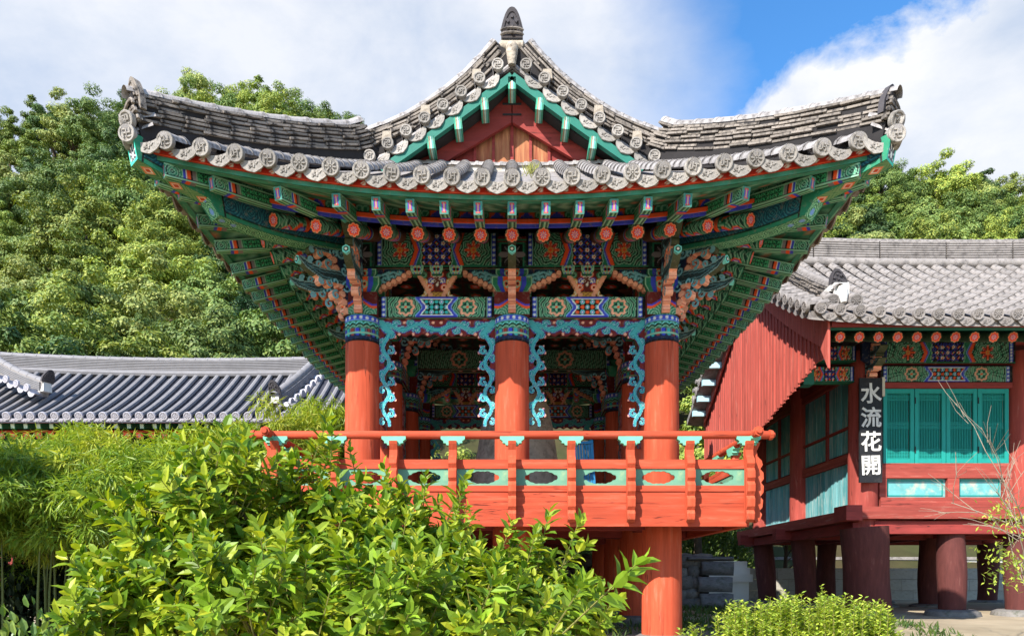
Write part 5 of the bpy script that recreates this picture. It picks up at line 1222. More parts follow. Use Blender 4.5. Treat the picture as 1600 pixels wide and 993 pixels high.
# inscribed board
sg = thing('signboard', 'tall black signboard with four white characters hung on the hall corner column', 'sign', (6.80, 2.36, 3.4))
place('board', MB().box((6.80, 2.40, 4.37), (.43, .04, 1.98)).mesh('board', M['black']), sg)
place('board_batten', MB().box((7.05, 2.42, 5.20), (.05, .05, .36)).mesh('board_batten', mat('pale_batten', S(190, 180, 160), .8, .1)), sg)
for i, ch in enumerate('水流花開'):
    cu = bpy.data.curves.new('character', 'FONT'); cu.body = ch; cu.size = .40; cu.align_x = 'CENTER'; cu.align_y = 'CENTER'; cu.extrude = .004; cu.offset = .008; cu.resolution_u = 3; cu.materials.append(M['white'])
    to = bpy.data.objects.new('tmp', cu); COL.objects.link(to); bpy.context.view_layer.update(); dg = bpy.context.evaluated_depsgraph_get(); me = bpy.data.meshes.new_from_object(to.evaluated_get(dg)); bpy.data.objects.remove(to)
    if len(me.vertices): 
        co = np.array([v.co for v in me.vertices]); mid = (co.max(0)+co.min(0))/2; me.transform(Matrix.Translation((-mid[0], -mid[1], 0)))
    place('character', me, sg, Matrix.Translation((6.80, 2.374, 5.07-.455*i)) @ Matrix.Rotation(PI/2, 4, 'X') @ Matrix.Rotation(random.uniform(-.05, .05), 4, 'Z'))
rp_ = thing('red_pole', 'slim red pole at the right edge of the yard', 'pole', (8.14, 0.0, .6))
place('pole_shaft', MB().tube([(8.14, 0, .5), (8.14, 0, 2.15)], .05, 12).mesh('pole_shaft', M['red'], True), rp_); place('pole_cap', MB().lathe([(.0, 2.2), (.05, 2.19), (.065, 2.15), (.065, 2.12)], 12, c=(8.14, 0, 0)).mesh('pole_cap', M['dred'], True), rp_)

# the hall is a large one: its tiles are as wide as the pavilion's, so it stands a little farther off
KH = 1.15
for o in (hall, sg):
    l = o.matrix_basis.translation.copy(); o.matrix_basis = Matrix.Translation((l.x*KH, (l.y-CAMY)*KH+CAMY, (l.z-1.6)*KH+1.6)) @ Matrix.Scale(KH, 4)

# ------------------------------------------------------------------ the long hall on the left
lh = thing('long_hall', 'long low hall at left with dark bluish tiled roof behind bamboo', 'hall', (-10, 10, .7))
LY0, LYR, LY1 = 8.3, 11.3, 14.3; LX0, LX1 = -19.5, -4.75
def lroof(y, x=-9):
    t = (y-LY0)/(LYR-LY0) if y <= LYR else (LY1-y)/(LY1-LYR); z0 = 5.92+.05*max(0, (x+6.5)/2)**2; zr = 7.95+.16*((x+9.5)/6)**2
    return z0+(zr-z0)*(.82*t+.18*t*t)
bed = [[(x, y, lroof(y, x)-.02) for y in np.linspace(LY0, LY1, 16)] for x in np.linspace(LX0, LX1, 30)]; a = np.array(bed); mb = MB(); mb.grid(a); b_ = a.copy(); b_[..., 2] -= .12; mb.grid(b_); mb.grid(np.stack([a[:, 0], b_[:, 0]])); mb.grid(np.stack([a[-1], b_[-1]])); place('roof_bed', mb.mesh('roof_bed', M['tile_left'], True), lh)
lcap = medallion(.112, 'petal', 14); lcap.materials[0] = mat('pale_tile_end', S(176, 172, 178), .8, .12, 8, .2, 50)
ldr = drop_tile(.33, .10); ldr.materials[0] = lcap.materials[0]
TL2 = mat('tile_row_grey', S(128, 125, 126), .75, .15, 5, .2, 50, rnd=.06)
nrow = int((LX1-LX0)/.328)
for i in range(nrow):
    x = LX1-.12-.328*i; top = LYR-.1; rr = place('tile_row', MB().tube([(x, y, lroof(max(y, LY0), x)+.035) for y in np.linspace(LY0-.04, top, 9)], .074, 8).mesh('tile_row', TL2, True), lh)
    p0 = Vector((x, LY0-.05, lroof(LY0, x)+.03)); place('tile_medallion', lcap, rr, along(p0, p0+Vector((0, 1, .4)))); xm = x-.164; p0 = Vector((xm, LY0-.03, lroof(LY0, xm))); place('drop_tile', ldr, lh, along(p0, p0+Vector((0, 1, .3))))
rp = [Vector((x, LYR, lroof(LYR, x)-.02)) for x in np.linspace(LX0, -6.1, 14)]
lct = half_tube(.42, .11, .10, 8, .006).mesh('ridge_cap_tile', TL2, True); rg = ridge(rp, 8, lh, 'main_ridge', .32, .05, pieces=False, core='tile_light', mt=lct)
for l in range(8):
    pth = [Vector((p_.x, p_.y, p_.z+.03+.05*l)) for p_ in rp]; place('ridge_course', MB().sweep(pth, [(-.17, -.015), (.17, -.015), (.17, .015), (-.17, .015)]).mesh('ridge_course', TL2), rg)
place('ridge_foot_tiles', MB().tube([(p_.x, LYR-.22, lroof(LYR-.22, p_.x)+.10) for p_ in rp], .10, 8).mesh('ridge_foot_tiles', TL2, True), rg)
# descending ridges with limed ends: right end of the roof, and the cross gable at the left edge of the view
def desc(pth, side):
    rg = ridge(pth, 5, lh, 'descending_ridge', .3, .05, pieces=False, core='tile_light', mt=lct); e = pth[-1]; d = (pth[-1]-pth[-2]).normalized(); d.z = 0; d.normalize()
    for l in range(5): place('ridge_course', MB().sweep([p_+Vector((0, 0, .03+.05*l)) for p_ in pth], [(-.16, -.015), (.16, -.015), (.16, .015), (-.16, .015)]).mesh('ridge_course', TL2), rg)
    place('lime_end', MB().box((0, 0, .16), (.26, .26, .34), taper=.8).mesh('lime_end', LM), rg, frame(d, Vector((0, 0, 1)).cross(d), (0, 0, 1), e)); place('ridge_end_tile', fin_dark, rg, frame(-d, Vector((0, 0, 1)).cross(-d), (0, 0, 1), e+d*.12+Vector((0, 0, .25))) @ Matrix.Rotation(-.3, 4, 'Y'))
    sdv = Vector((d.y, -d.x, 0))*side
    for i in range(7):
        u = .1+.85*i/6; j = min(len(pth)-2, int(u*(len(pth)-1))); q = pth[j].lerp(pth[j+1], u*(len(pth)-1)-j)+sdv*.3+Vector((0, 0, -.02)); place('tile_medallion', lcap, rg, along(q+sdv*.12, q)); q2 = q+d*.17+Vector((0, 0, -.12)); place('drop_tile', ldr, rg, along(q2+sdv*.1, q2) @ Matrix.Rotation(.6*side, 4, 'X'))
desc([Vector((-6.15-.5*t, LYR-.2-2.0*t, lroof(LYR-.2-2.0*t, -6.3)+.12-.03*t)) for t in np.linspace(0, 1, 6)], -1)
desc([P(-40, 552, 21.6).lerp(P(70, 612, 20.4), t)+Vector((0, 0, -.12*math.sin(t*PI))) for t in np.linspace(0, 1, 6)], 1)
# body under the eaves
place('wall', MB().box((-12.1, 10.2, 3.0), (14.2, .2, 4.8)).mesh('wall', M['dred']), lh)
lfd = paint_mesh('rafter_end', disc_mesh(.12)); lr_me = paint_mesh('rafter', MB().tube([(0, 0, 0), (1.6, 0, 0)], .11, 10, col=S(40, 70, 50))); lf_me = paint_mesh('flying_rafter', MB().box((.5, 0, 0), (1., .13, .15), col=S(40, 110, 80)).box((-.006, 0, 0), (.01, .10, .12), col=S(190, 210, 190)))
for i in range(40):
    x = -5.2-.355*i; p0 = Vector((x, LY0+.75, 5.58)); p1 = Vector((x, LY0+2.0, 6.1)); q = place('rafter', lr_me, lh, along(p0, p1)); place('rafter_end', lfd, q, along(p0, p1))
    p0 = Vector((x, LY0+.2, 5.73)); place('flying_rafter', lf_me, lh, along(p0, p0+Vector((0, 1, .2))))
def lbox(x0, x1, y, z0, z1, d, n, m): place(n, MB().box(((x0+x1)/2, y, (z0+z1)/2), (x1-x0, d, z1-z0)).mesh(n, m), lh)
lbox(LX0, -4.9, LY0+.72, 5.66, 5.71, .08, 'orange_eave_band', M['redx']); lbox(LX0, -4.9, LY0+.16, 5.815, 5.87, .06, 'eave_board', M['redx']); lbox(LX0, -5.2, LY0+1.7, 5.05, 5.5, .25, 'painted_beam', M['green'])
for i in range(5): place('column', MB().lathe([(.2, .6), (.2, 5.3)], 14, c=(-5.4-2.9*i, LY0+1.7, 0)).mesh('column', M['red'], True), lh)

# ------------------------------------------------------------------ vegetation
def leafmat(name, c, tr=.3, isl=.28, rnd=.0, rough=.5, spec=.35): return mat(name, c, rough, .0, 5, 0, translucent=tr, island=isl, rnd=rnd, spec=spec)
BARK = mat('bark', S(92, 78, 64), .95, .3, 6, .5, 25)
def unit(v): return v/np.maximum(np.linalg.norm(v, axis=-1, keepdims=True), 1e-9)
def leaves_mesh(name, P0, D, Nn, Ln, Wd, m, tmpl):
    """P0 base points, D directions, Nn normals, lengths, widths; tmpl (verts in (along, across, up), faces)"""
    D = unit(D); A = unit(np.cross(Nn, D)); U = np.cross(D, A); tv, tf = tmpl; n = len(P0)
    V = P0[:, None]+D[:, None]*(tv[None, :, 0:1]*Ln[:, None, None])+A[:, None]*(tv[None, :, 1:2]*Wd[:, None, None])+U[:, None]*(tv[None, :, 2:3]*Ln[:, None, None])
    F = (tf[None]+(np.arange(n)*len(tv))[:, None, None]).reshape(-1, tf.shape[1])
    return fastmesh(name, V.reshape(-1, 3), F, m)
DIAMOND = (np.array([[0, 0, 0], [.45, .5, .03], [1, 0, -.05], [.45, -.5, .03]], float), np.array([[0, 1, 2, 3]]))
LANCE = (np.array([[0, 0, 0], [.34, 0, -.03], [.68, 0, -.04], [1, 0, -.12], [.30, .5, .06], [.68, .43, .03], [.30, -.5, .06], [.68, -.43, .03]], float),
         np.array([[0, 1, 4], [1, 5, 4], [1, 2, 5], [2, 3, 5], [0, 6, 1], [1, 6, 7], [1, 7, 2], [2, 7, 3]]))
def rdir(n): return unit(rng.normal(size=(n, 3)))
def crown_mesh(name, R, H, z0, nc, nl, leaf, m, flat=.5, seed=0, droop=.0):
    c = rdir(nc); c[:, 2] = np.abs(c[:, 2])*1.0-.35; c = unit(c); rr = .45+.55*rng.random(nc)**.6
    lob = 1+.30*np.sin(c[:, 0]*4.1+seed)*np.cos(c[:, 1]*3.7-seed)+.14*rng.normal(size=nc)
    C = c*rr[:, None]*lob[:, None]*np.array([R, R, H]); C[:, 2] += z0
    cr = R*rng.uniform(.12, .30, nc)
    i = rng.integers(0, nc, nl); d = rdir(nl); d[:, 2] = d[:, 2]*.8+.15; q = C[i]+d*(cr[i]*rng.uniform(.55, 1.05, nl))[:, None]*np.array([1, 1, .7])
    Nn = unit(d*1.0+np.array([0, 0, .25])+unit(C[i]-np.array([0, 0, z0]))*.35+rng.normal(size=(nl, 3))*.30); D = rng.normal(size=(nl, 3))+np.array([0, 0, -.5]); D = unit(D-Nn*(D*Nn).sum(1, keepdims=True))
    return leaves_mesh(name, q, D, Nn, leaf*rng.uniform(.7, 1.3, nl), leaf*.55*rng.uniform(.7, 1.2, nl), m, DIAMOND)
def tree_trunk(h, r, seed, nb=7, R=2.5):
    ra = random.Random(seed); mb = MB(); lean = ra.uniform(-.4, .4)
    mb.tube([(0, 0, -.6), (lean*.2, .05, h*.35), (lean*.5, -.05, h*.65), (lean, 0, h)], [r*1.3, r, r*.7, r*.3], 8)
    for i in range(nb):
        a = ra.uniform(0, 6.28); z = h*ra.uniform(.35, .85); l = R*ra.uniform(.5, .9); x = lean*z/h
        mb.tube([(x, 0, z), (x+math.cos(a)*l*.5, math.sin(a)*l*.5, z+l*.35), (x+math.cos(a)*l, math.sin(a)*l, z+l*.55)], [r*.4, r*.25, r*.08], 6)
    return mb.mesh('trunk', BARK, True)
GR = [(S(130, 148, 64), 'yellow-green'), (S(114, 136, 62), 'mid green'), (S(96, 122, 60), 'green'), (S(134, 148, 80), 'pale olive'), (S(74, 102, 56), 'deep green'), (S(116, 140, 72), 'soft green')]
CRS = [(2.7, 3.2), (2.4, 3.7), (3.0, 2.9), (2.7, 3.4), (2.3, 3.9), (2.9, 3.1)]
crowns = []
for i, (c, n) in enumerate(GR):
    lm = leafmat('tree_leaf_%d' % i, c, .16, .35, .26, .55, .3); crowns.append((crown_mesh('crown', CRS[i][0], CRS[i][1], 5.3, 80, 19000, .20, lm, seed=i*1.7), tree_trunk(6.2, .17, i), n))
# a conifer
def conifer():
    q = []; D = []
    for k in range(26):
        z = 1.6+7.0*k/26; r = 2.3*(1-k/27)**.8
        for b in range(9):
            a = rng.random()*6.28; m_ = 42; t = rng.random(m_); dv = np.array([math.cos(a), math.sin(a), -.12]); p_ = np.array([0, 0, z])+dv*(r*t)[:, None]+rng.normal(size=(m_, 3))*.10; q.append(p_); D.append(dv+rng.normal(size=(m_, 3))*.5)
    q = np.concatenate(q); D = np.concatenate(D); n = len(q); return leaves_mesh('crown', q, D, rdir(n)+np.array([0, 0, 1.]), rng.uniform(.2, .36, n), rng.uniform(.05, .09, n), leafmat('needle', S(58, 92, 62), .1, .25, .1), DIAMOND)
con = (conifer(), tree_trunk(8, .16, 77, 0), 'dark')
cnt = 0; tl = random.Random(5)
def add_tree(name, v, x, y, z, s, label, group, cat='tree'):
    t = thing(name, label, cat, (x, y, z), group); Mx = Matrix.Translation((x, y, z)) @ Matrix.Rotation(tl.uniform(0, 6.28), 4, 'Z') @ Matrix.Diagonal((s*tl.uniform(.9, 1.1), s*tl.uniform(.9, 1.1), s, 1))
    place('trunk', v[1], t, Mx); place('crown', v[0], t, Mx); return t
d = 28.5
while d < 82:
    st = 4.5+.008*(d-28); x = -.80*d+tl.uniform(0, st)
    while x < .80*d:
        xx = x+tl.uniform(-.9, .9); dd = d+tl.uniform(-1.2, 1.2); px = 800+FPX*xx/dd; x += st
        left = -70 < px < 585; right = 1010 < px < 1680
        if not (left or right): continue
        z = hillz(xx, dd+CAMY)
        top = 900-FPX*(z+9-1.6)/dd
        if right and top > 500: continue
        if left and top > 640: continue
        v = con if (left and tl.random() < .05) else crowns[tl.choices(range(6), (3, 3, 2.5, 2.2, 2, 3))[0]]
        side = 'left' if left else 'right'; tp = 900-FPX*(z+8-1.6)/dd
        if left: hz = 'at the left edge of the picture' if px < 90 else ('left of the upturned roof corner' if px < 210 else ('behind the left roof corner' if px < 350 else ('above the left corner ridge' if px < 470 else 'beside the gable')))
        else: hz = 'right of the gable' if px < 1180 else ('behind the right corner ridge' if px < 1380 else ('over the right hall ridge' if px < 1520 else 'near the right edge of the picture'))
        sky_ = np.interp(px, [a for a, b in SKYL], [b for a, b in SKYL]); k_ = tp-sky_
        vz = 'on the skyline' if k_ < 35 else ('just below the skyline' if k_ < 95 else ('midway up the hill' if k_ < 190 else ('low on the hill' if k_ < 300 else 'at the foot of the hill')))
        add_tree('conifer_tree' if v is con else 'broadleaf_tree', v, xx, dd+CAMY, z-.3, tl.uniform(.85, 1.15), ('%s %s %s %s' % (v[2], 'conifer' if v is con else 'tree', vz, hz)), '%s %s trees of the %s hillside' % (v[2], 'conifer' if v is con else 'broadleaf', side)); cnt += 1
    d += st*.86
add_tree('broadleaf_tree', (crown_mesh('crown', 2.3, 1.25, 4.35, 60, 9000, .26, leafmat('shade_tree_leaf', S(96, 122, 58), .2, .3)), crowns[0][1]), -9.3, -5.2, 0, 1.0, 'unseen low spreading tree added left of the view to shade the undergrowth', 'unseen trees added for shade')  # unseen tree, added and sized to cast shade on the lower left planting
# small trees between the buildings
for i, (x, y, s) in enumerate(((7.0, 16.0, .95), (4.4, 14.5, .6), (1.8, 14.8, .45), (-3.4, 16.5, .75), (9.8, 14.5, .5))):
    add_tree('small_tree', crowns[(0, 3, 5, 0, 3)[i]], x, y, .6, s, ('small pale tree %s' % ('seen past the right column of the pavilion', 'behind the rear railing of the pavilion', 'behind the blue slatted panel', 'between the left hall roof and the pavilion eave', 'behind the hall floor at right')[i]), 'small trees behind the pavilion')
# ---- the large shrub in the foreground
SH1 = leafmat('shrub_leaf', S(122, 150, 40), .30, .50, 0, .45, .32); STEM = mat('green_stem', S(120, 116, 60), .8, .2, 6, .1)
blobs = [(320, 940, 4.9, .76), (480, 940, 5.1, .74), (640, 965, 5.0, .66), (760, 990, 4.9, .50), (245, 955, 4.7, .48), (345, 815, 4.8, .36), (500, 795, 5.1, .27), (610, 868, 5.1, .33), (835, 965, 5.0, .34), (430, 975, 4.3, .56), (600, 1000, 4.2, .5), (760, 1010, 4.3, .45), (265, 840, 4.9, .30), (190, 1005, 4.4, .32), (700, 890, 5.2, .2), (870, 985, 4.8, .28), (360, 750, 4.8, .15)]
hollow = [(P(445, 830, 4.75), .24), (P(575, 880, 4.6), .2), (P(300, 890, 4.3), .19), (P(690, 960, 4.35), .2), (P(400, 915, 4.2), .17), (P(540, 960, 4.05), .16), (P(420, 770, 4.9), .2), (P(800, 965, 4.5), .14), (P(640, 905, 4.55), .15)]
shoots = []
rs_ = random.Random(11)
for (px, py, d, r) in blobs:
    c = P(px, py, d); n = int(80*r/.5*(r/.5)**.75)
    for i in range(n):
        v = Vector((rs_.gauss(0, 1), rs_.gauss(0, 1)-.35, rs_.gauss(0, 1)+.25)).normalized(); b = c+v*r*rs_.uniform(.45, .86)
        if any((b-hc).length < hr_ for hc, hr_ in hollow): continue
        dr = (v*.55+Vector((0, -.1, .75))+Vector((rs_.gauss(0, .28), rs_.gauss(0, .28), rs_.gauss(0, .2)))).normalized(); shoots.append((b, dr, rs_.uniform(.18, .34), 1.))
# long shoots that stand out of the outline
for (x0, y0, x1, y1, d, k) in ((335, 740, 352, 668, 4.7, 1.1), (372, 760, 392, 700, 4.6, 1.), (480, 745, 512, 655, 5.0, 1.), (515, 750, 520, 660, 5.0, .9), (690, 830, 728, 745, 4.9, 1.0), (700, 860, 722, 770, 4.9, 1.), (620, 800, 600, 730, 5.0, .9), (660, 810, 665, 742, 5.0, .9), (840, 880, 858, 800, 4.7, 1.), (820, 890, 838, 830, 4.7, 1.), (880, 880, 905, 812, 4.7, 1.), (860, 900, 918, 850, 4.7, 1.), (250, 800, 128, 772, 4.6, 1.1), (250, 840, 150, 805, 4.6, 1.), (220, 870, 180, 800, 4.7, 1.), (290, 800, 262, 752, 4.7, 1.), (300, 780, 310, 730, 4.7, 1.), (905, 965, 1002, 874, 3.7, 1.35), (880, 960, 915, 905, 3.8, 1.2), (780, 870, 800, 815, 4.8, .9), (440, 770, 430, 720, 4.9, .9), (560, 760, 545, 695, 5.1, .8), (640, 960, 660, 890, 3.9, 1.1), (420, 960, 450, 880, 3.9, 1.1), (500, 985, 520, 905, 3.9, 1.1), (740, 985, 775, 900, 4.0, 1.1), (300, 985, 330, 900, 4.0, 1.1)):
    a = P(x0, y0, d); b = P(x1, y1, d-.1); shoots.append((a, (b-a).normalized(), (b-a).length, k))
LP, LD, LN, LL, LW = [], [], [], [], []
stems = MB()
for b, dr, L_, k in shoots:
    a = dr.orthogonal().normalized(); a2 = dr.cross(a); n = max(9, int(9+L_*26)); ph = rs_.uniform(0, 6.28)
    for i in range(n):
        t = .12+.88*i/(n-1); an = ph+i*2.4; o = a*math.cos(an)+a2*math.sin(an); up = .25+.65*t**2
        LP.append(b+dr*(L_*t)); dv = (o*(1-up*.6)+dr*up+Vector((rs_.gauss(0, .12), rs_.gauss(0, .12), rs_.gauss(0, .12)-.10))); LD.append(dv); LN.append(dr*1.0-o*up+Vector((rs_.gauss(0, .25), rs_.gauss(0, .25), rs_.gauss(0, .25)))); l = k*rs_.uniform(.085, .15)*(1.0-.3*t**4); LL.append(l); LW.append(l*rs_.uniform(.36, .54))
    stems.tube([b-dr*.12, b+dr*L_*.5, b+dr*L_], [.005, .004, .002], 4, cap=False)
LP, LD, LN, LL, LW = map(np.array, (LP, LD, LN, LL, LW))
shrub = thing('broadleaf_shrub', 'big glossy yellow-green shrub in the foreground below the railing', 'shrub', (-1.2, -6.2, 0))
dd = LP[:, 1]-CAMY; pxx = 800+FPX*LP[:, 0]/dd; pyy = 900-FPX*(LP[:, 2]-CAMZ)/dd; score = dd-.6*LL*10+np.where((pxx > 5) & (pxx < 1100) & (pyy > 600) & (pyy < 985), 0, 50)
order = np.argsort(score); near = order[:280]; rest = order[280:]
far = rest; tag(place('foliage', leaves_mesh('foliage', LP[far], LD[far], LN[far], LL[far], LW[far], SH1, LANCE), shrub), kind='stuff')
one = fastmesh('leaf', LANCE[0]*np.array([1, .4, 1]), LANCE[1], leafmat('front_leaf', S(122, 150, 40), .30, 0, .4, .45, .32))
for i in near:
    x = Vector(LD[i]).normalized(); y = Vector(LN[i]).cross(x).normalized(); z = x.cross(y); place('leaf', one, shrub, frame(x, y, z, LP[i]) @ Matrix.Scale(LL[i], 4))
place('stems', stems.mesh('stems', STEM), shrub)['kind'] = 'stuff'
mb = MB()
for i in range(26):
    px, py, d, r = rs_.choice(blobs); c = P(px, py, d); b = Vector((-1.3+rs_.gauss(0, .25), -6.2+rs_.gauss(0, .15), 0)); m_ = b.lerp(c, .55)+Vector((0, 0, .1)); mb.tube([b, m_, c+Vector((rs_.gauss(0, .1), 0, rs_.gauss(0, .1)))], [.028, .018, .006], 6)
place('branches', mb.mesh('branches', BARK, True), shrub)
# ---- bamboo
BAM = [leafmat('bamboo_leaf_%d' % i, c, .32, .3, 0, .45, .35) for i, c in enumerate((S(142, 164, 52), S(122, 150, 52), S(156, 170, 66)))]
SLIM = (np.array([[0, 0, 0], [.35, .5, .02], [1, 0, -.10], [.35, -.5, .02]], float), np.array([[0, 1, 2, 3]]))
def bamboo_mesh(i, R, H):
    nc = 75; nl = 17000; c = rdir(nc); C = c*(rng.random(nc)**.45)[:, None]*np.array([R, R, H*.21]); C[:, 2] += H*.76+.05*H*rng.normal(size=nc); k = rng.integers(0, nc, nl); cr = rng.uniform(.16, .34, nc)
    d = rdir(nl); q = C[k]+d*(cr[k]*rng.random(nl)**.5)[:, None]*np.array([1, 1, .75]); D = d*.6+np.array([0, -.1, -.45])+rng.normal(size=(nl, 3))*.45
    return leaves_mesh('foliage', q, D, d*.4+rdir(nl)*.5+np.array([0, -.25, .9]), rng.uniform(.10, .20, nl), rng.uniform(.018, .032, nl), BAM[i], SLIM)
def culms(R, H, n):
    mb = MB()
    for k in range(n):
        a = rng.random()*6.28; rr = R*math.sqrt(rng.random())*.8; x, y = rr*math.cos(a), rr*math.sin(a); mb.tube([(x, y, -.1), (x*1.05, y*1.05, H*.5), (x*1.2, y*1.2, H*.92)], [.018, .014, .004], 6)
    return mb.mesh('culms', mat('bamboo_culm', S(96, 104, 52), .5, .15))
bm_ = [(bamboo_mesh(i, 1.05, 3.6), culms(.8, 3.0, 12)) for i in range(3)]
bspots = [(-40, 700, 10.4, 0), (50, 690, 11.2, 1), (140, 662, 12.6, 0), (225, 672, 11.4, 2), (305, 664, 10.6, 0), (375, 668, 12.2, 1), (440, 632, 13.8, 2), (505, 622, 14.8, 0), (130, 700, 9.4, 2), (240, 700, 9.0, 1), (20, 705, 8.8, 1), (330, 715, 8.8, 0)]
bl = ('at the left edge of the picture', 'under the left part of the long tiled roof', 'rising to the eave of the long hall', 'before the middle of the long hall', 'beside the flowered rafter ends of the long hall', 'before the right part of the long hall', 'beside the left end of the red handrail', 'touching the left pavilion column', 'in the lower row left of the shrub', 'in the lower row behind the shrub', 'in the lower row nearest the left edge', 'in the lower row behind the upper shrub shoots')
for j, (px, py, d, i) in enumerate(bspots):
    top = P(px, py, d); z0 = gz(0, d+CAMY); s = (top.z-z0)/3.6; t = thing('bamboo_clump', 'feathery light green bamboo clump %s' % bl[j], 'bamboo', (top.x, top.y, z0), 'bamboo before the long hall')
    Mx = Matrix.Translation((top.x, top.y, z0)) @ Matrix.Rotation(j*1.3, 4, 'Z') @ Matrix.Diagonal((1, 1, s, 1)); place('foliage', bm_[i][0], t, Mx)['kind'] = 'stuff'; place('culms', bm_[i][1], t, Mx)
# ---- low shrubs
def bush(name, label, c, R, n, leaf, ratio, m, up=.5, group=None, z0=0.):
    q = rdir(n); q[:, 2] = np.abs(q[:, 2]); rr = rng.uniform(.55, 1.0, n)**.6; lob = 1+.18*np.sin(q[:, 0]*5+c[0])*np.cos(q[:, 1]*6+c[1]); Pq = q*(rr*lob)[:, None]*np.array(R)+np.array([c[0], c[1], z0])
    t = thing(name, label, 'shrub', (c[0], c[1], z0), group); D = unit(q+np.array([0, -.1, up])+rng.normal(size=(n, 3))*.5); place('foliage', leaves_mesh('foliage', Pq, D, rdir(n)*.6+q+np.array([0, 0, .6]), leaf*rng.uniform(.7, 1.3, n), leaf*ratio*rng.uniform(.8, 1.2, n), m, LANCE if leaf > .06 else DIAMOND), t)['kind'] = 'stuff'
    mb = MB()
    for k in range(14): v = Vector(rdir(1)[0]); v.z = abs(v.z)+.3; mb.tube([(c[0], c[1], z0-.05), (c[0]+v.x*R[0]*.5, c[1]+v.y*R[1]*.5, z0+v.z*R[2]*.5), (c[0]+v.x*R[0]*.85, c[1]+v.y*R[1]*.85, z0+min(1, v.z)*R[2]*.85)], [.02, .012, .004], 5)
    place('branches', mb.mesh('branches', BARK, True), t); return t
HED = leafmat('hedge_leaf', S(108, 134, 62), .2, .3, 0, .4, .4)
c = P(40, 992, 3.9); bush('clipped_shrub', 'grey-green leafy shrub at the lower left corner', (c.x, c.y), (.75, .6, c.z+.08), 2600, .055*1.2, .45, HED)
DKL = leafmat('undergrowth_shade_leaf', S(36, 50, 30), .1, .3, 0, .6, .2)  # near-black leaf colour paints in the deep shade below the bamboo
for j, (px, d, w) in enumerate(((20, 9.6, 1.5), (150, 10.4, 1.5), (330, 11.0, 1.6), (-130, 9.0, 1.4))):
    c = P(px, 900, d); bush('undergrowth', 'undergrowth below the bamboo with shade put into its leaf colour, %s' % ('near the left edge', 'left of the shrub', 'behind the shrub', 'at the very left')[j], (c.x, c.y), (w, .8, 1.75), 5200, .10, .5, DKL, group='shade-coloured undergrowth', z0=gz(0, c.y))
BKL = leafmat('back_shrub_leaf', S(88, 112, 52), .2, .35, 0, .55, .3)
for j, (x, y, w, h) in enumerate(((-3.6, 12.2, 1.6, 3.2), (-1.0, 12.8, 1.5, 2.9), (1.4, 12.4, 1.5, 3.1), (3.8, 12.6, 1.6, 3.3), (6.3, 17.0, 1.7, 4.6), (8.4, 18.2, 1.6, 3.6))):
    bush('background_shrub', 'green shrub %s' % ('behind the pavilion, left of the bell', 'behind the pavilion, straight behind the bell', 'behind the pavilion past the blue stand', 'behind the rear right columns', 'seen between right column and red gable', 'behind the low block wall')[j], (x, y), (w, 1.1, h), 6000, .13, .5, BKL, group='shrubs behind the pavilion', z0=.7)
# upright fine-leaved shrubs in front of the right hall
FIN = leafmat('fine_leaf', S(158, 180, 70), .3, .3, 0, .45, .35)
def fine_shrub(label, px, py, d, w, n):
    top = P(px, py, d); q = []; D = []; mb = MB(); z0 = gz(0, top.y)
    for k in range(n):
        x = rng.normal()*w*.42; y = rng.normal()*w*.3; hgt = (top.z-z0)*(1-.22*(x/w)**2)*rng.uniform(.84, 1.04); bx = np.array([top.x+x*.6, top.y+y*.6, z0]); tx = np.array([top.x+x+rng.normal()*.03, top.y+y, z0+hgt]); m_ = 110; t = np.linspace(.35, 1, m_); p_ = bx+(tx-bx)*t[:, None]; a = np.arange(m_)*2.4+rng.random()*6; o = np.stack([np.cos(a), np.sin(a), np.full(m_, .55)], 1); q.append(p_+rng.normal(size=(m_, 3))*.01); D.append(o); mb.tube([tuple(bx), tuple((bx+tx)/2), tuple(tx)], [.008, .005, .002], 4)
    q = np.concatenate(q); D = np.concatenate(D); n_ = len(q); t = thing('fine_leaved_shrub', label, 'shrub', (top.x, top.y, z0), 'fine shrubs before the right hall'); place('foliage', leaves_mesh('foliage', q, D, rdir(n_)*.4+np.array([0, 0, 1.]), rng.uniform(.035, .06, n_), rng.uniform(.016, .026, n_), FIN, DIAMOND), t)['kind'] = 'stuff'; place('stems', mb.mesh('stems', STEM), t)
for j, (px, py, d, w, n) in enumerate(((1165, 945, 6.3, .36, 90), (1235, 932, 6.4, .38, 110), (1310, 936, 6.2, .38, 110), (1372, 948, 6.3, .28, 70), (1292, 922, 6.8, .12, 9), (1085, 968, 5.6, .16, 14))):
    fine_shrub('fine-leaved upright green shrub %s' % ('nearest the pavilion post', 'left of the tall sprig', 'right of the tall sprig', 'before the stout corner post', 'sending one tall sprig up', 'small and sparse beside the red post')[j], px, py, d, w, n)
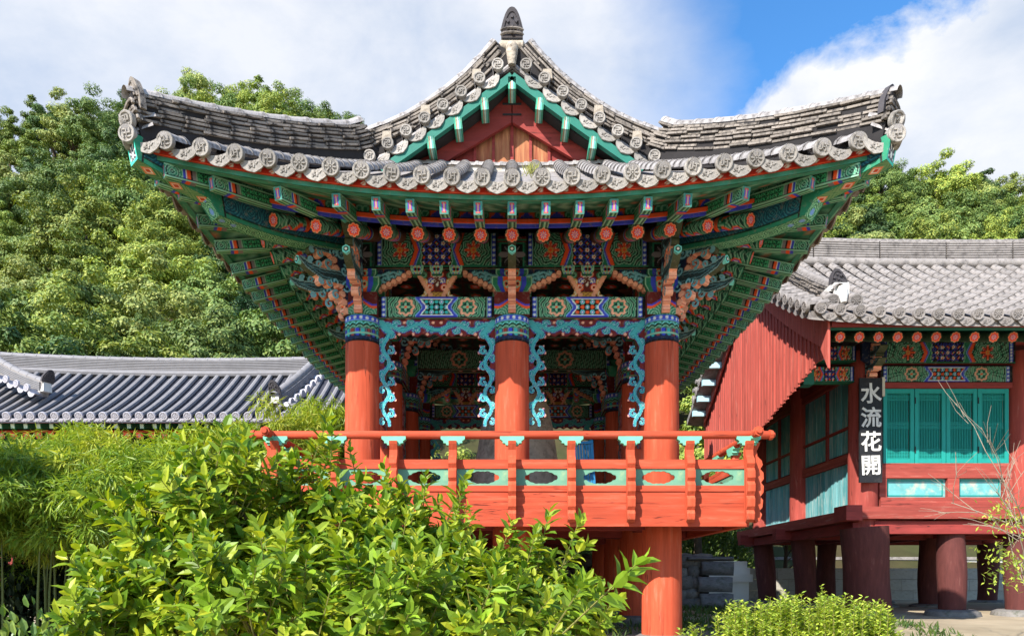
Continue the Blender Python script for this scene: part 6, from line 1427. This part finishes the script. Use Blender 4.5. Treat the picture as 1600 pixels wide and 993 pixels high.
# plant with bare twigs at the right edge
rt = thing('twiggy_bush', 'thin bare-twigged bush with some leaves at the right edge', 'shrub', (6.6, -2.0, .5))
mb = MB(); tips = []
def twig(p, d, l, r, lev):
    q = p+d*l; mb.tube([p, p+d*l*.5+Vector((rs_.gauss(0, .02), rs_.gauss(0, .02), .01)), q], [r, r*.8, r*.6], 5)
    if lev == 0: tips.append(q); return
    for k in range(3 if lev > 1 else 4): twig(p+d*l*rs_.uniform(.5, 1), (d+Vector((rs_.gauss(0, .45), rs_.gauss(0, .4), rs_.gauss(.1, .3)))).normalized(), l*rs_.uniform(.5, .72), r*.6, lev-1)
b0 = P(1640, 960, 9.2); b0.z = .5
for tx, ty in ((1575, 690), (1592, 650), (1560, 770)):
    e = P(tx, ty, 9.2+rs_.uniform(-.3, .3)); twig(b0, (e-b0).normalized(), (e-b0).length*.62, .014, 3)
place('twigs', mb.mesh('twigs', mat('pale_twig', S(146, 134, 116), .9, .15)), rt)
n = 420; cc = [P(1575, 905, 9.0), P(1560, 870, 9.0), P(1590, 880, 9.1), P(1585, 820, 9.1), P(1560, 800, 9.1)]; q = np.array([np.array(rs_.choice(cc))+rng.normal(size=3)*np.array([.14, .14, .08]) for _ in range(n)])
place('foliage', leaves_mesh('foliage', q, rng.normal(size=(n, 3))+np.array([-.4, -.3, .2]), rdir(n)*.5+np.array([0, 0, 1.]), rng.uniform(.05, .09, n), rng.uniform(.02, .035, n), FIN, DIAMOND), rt)['kind'] = 'stuff'
# low green growth on the bank under the deck
n = 26000; gxv = rng.uniform(-8, 7.5, n); gyv = rng.uniform(-4.5, 7.4, n); keep = (np.sin(gxv*1.7+gyv*.9)+np.sin(gyv*2.3-gxv*.7)) > -.5; gxv, gyv = gxv[keep], gyv[keep]; n = len(gxv); q = np.stack([gxv, gyv, np.array([gz(a, b) for a, b in zip(gxv, gyv)])], 1)
tag(place('ground_cover', leaves_mesh('ground_cover', q, rng.normal(size=(n, 3))*.6+np.array([0, 0, 1.]), rdir(n), rng.uniform(.08, .2, n), rng.uniform(.02, .045, n), leafmat('ground_leaf', S(72, 96, 40), .25, .3), DIAMOND)), 'low dark green ground cover on the bank below the pavilion', 'ground cover', kind='stuff')
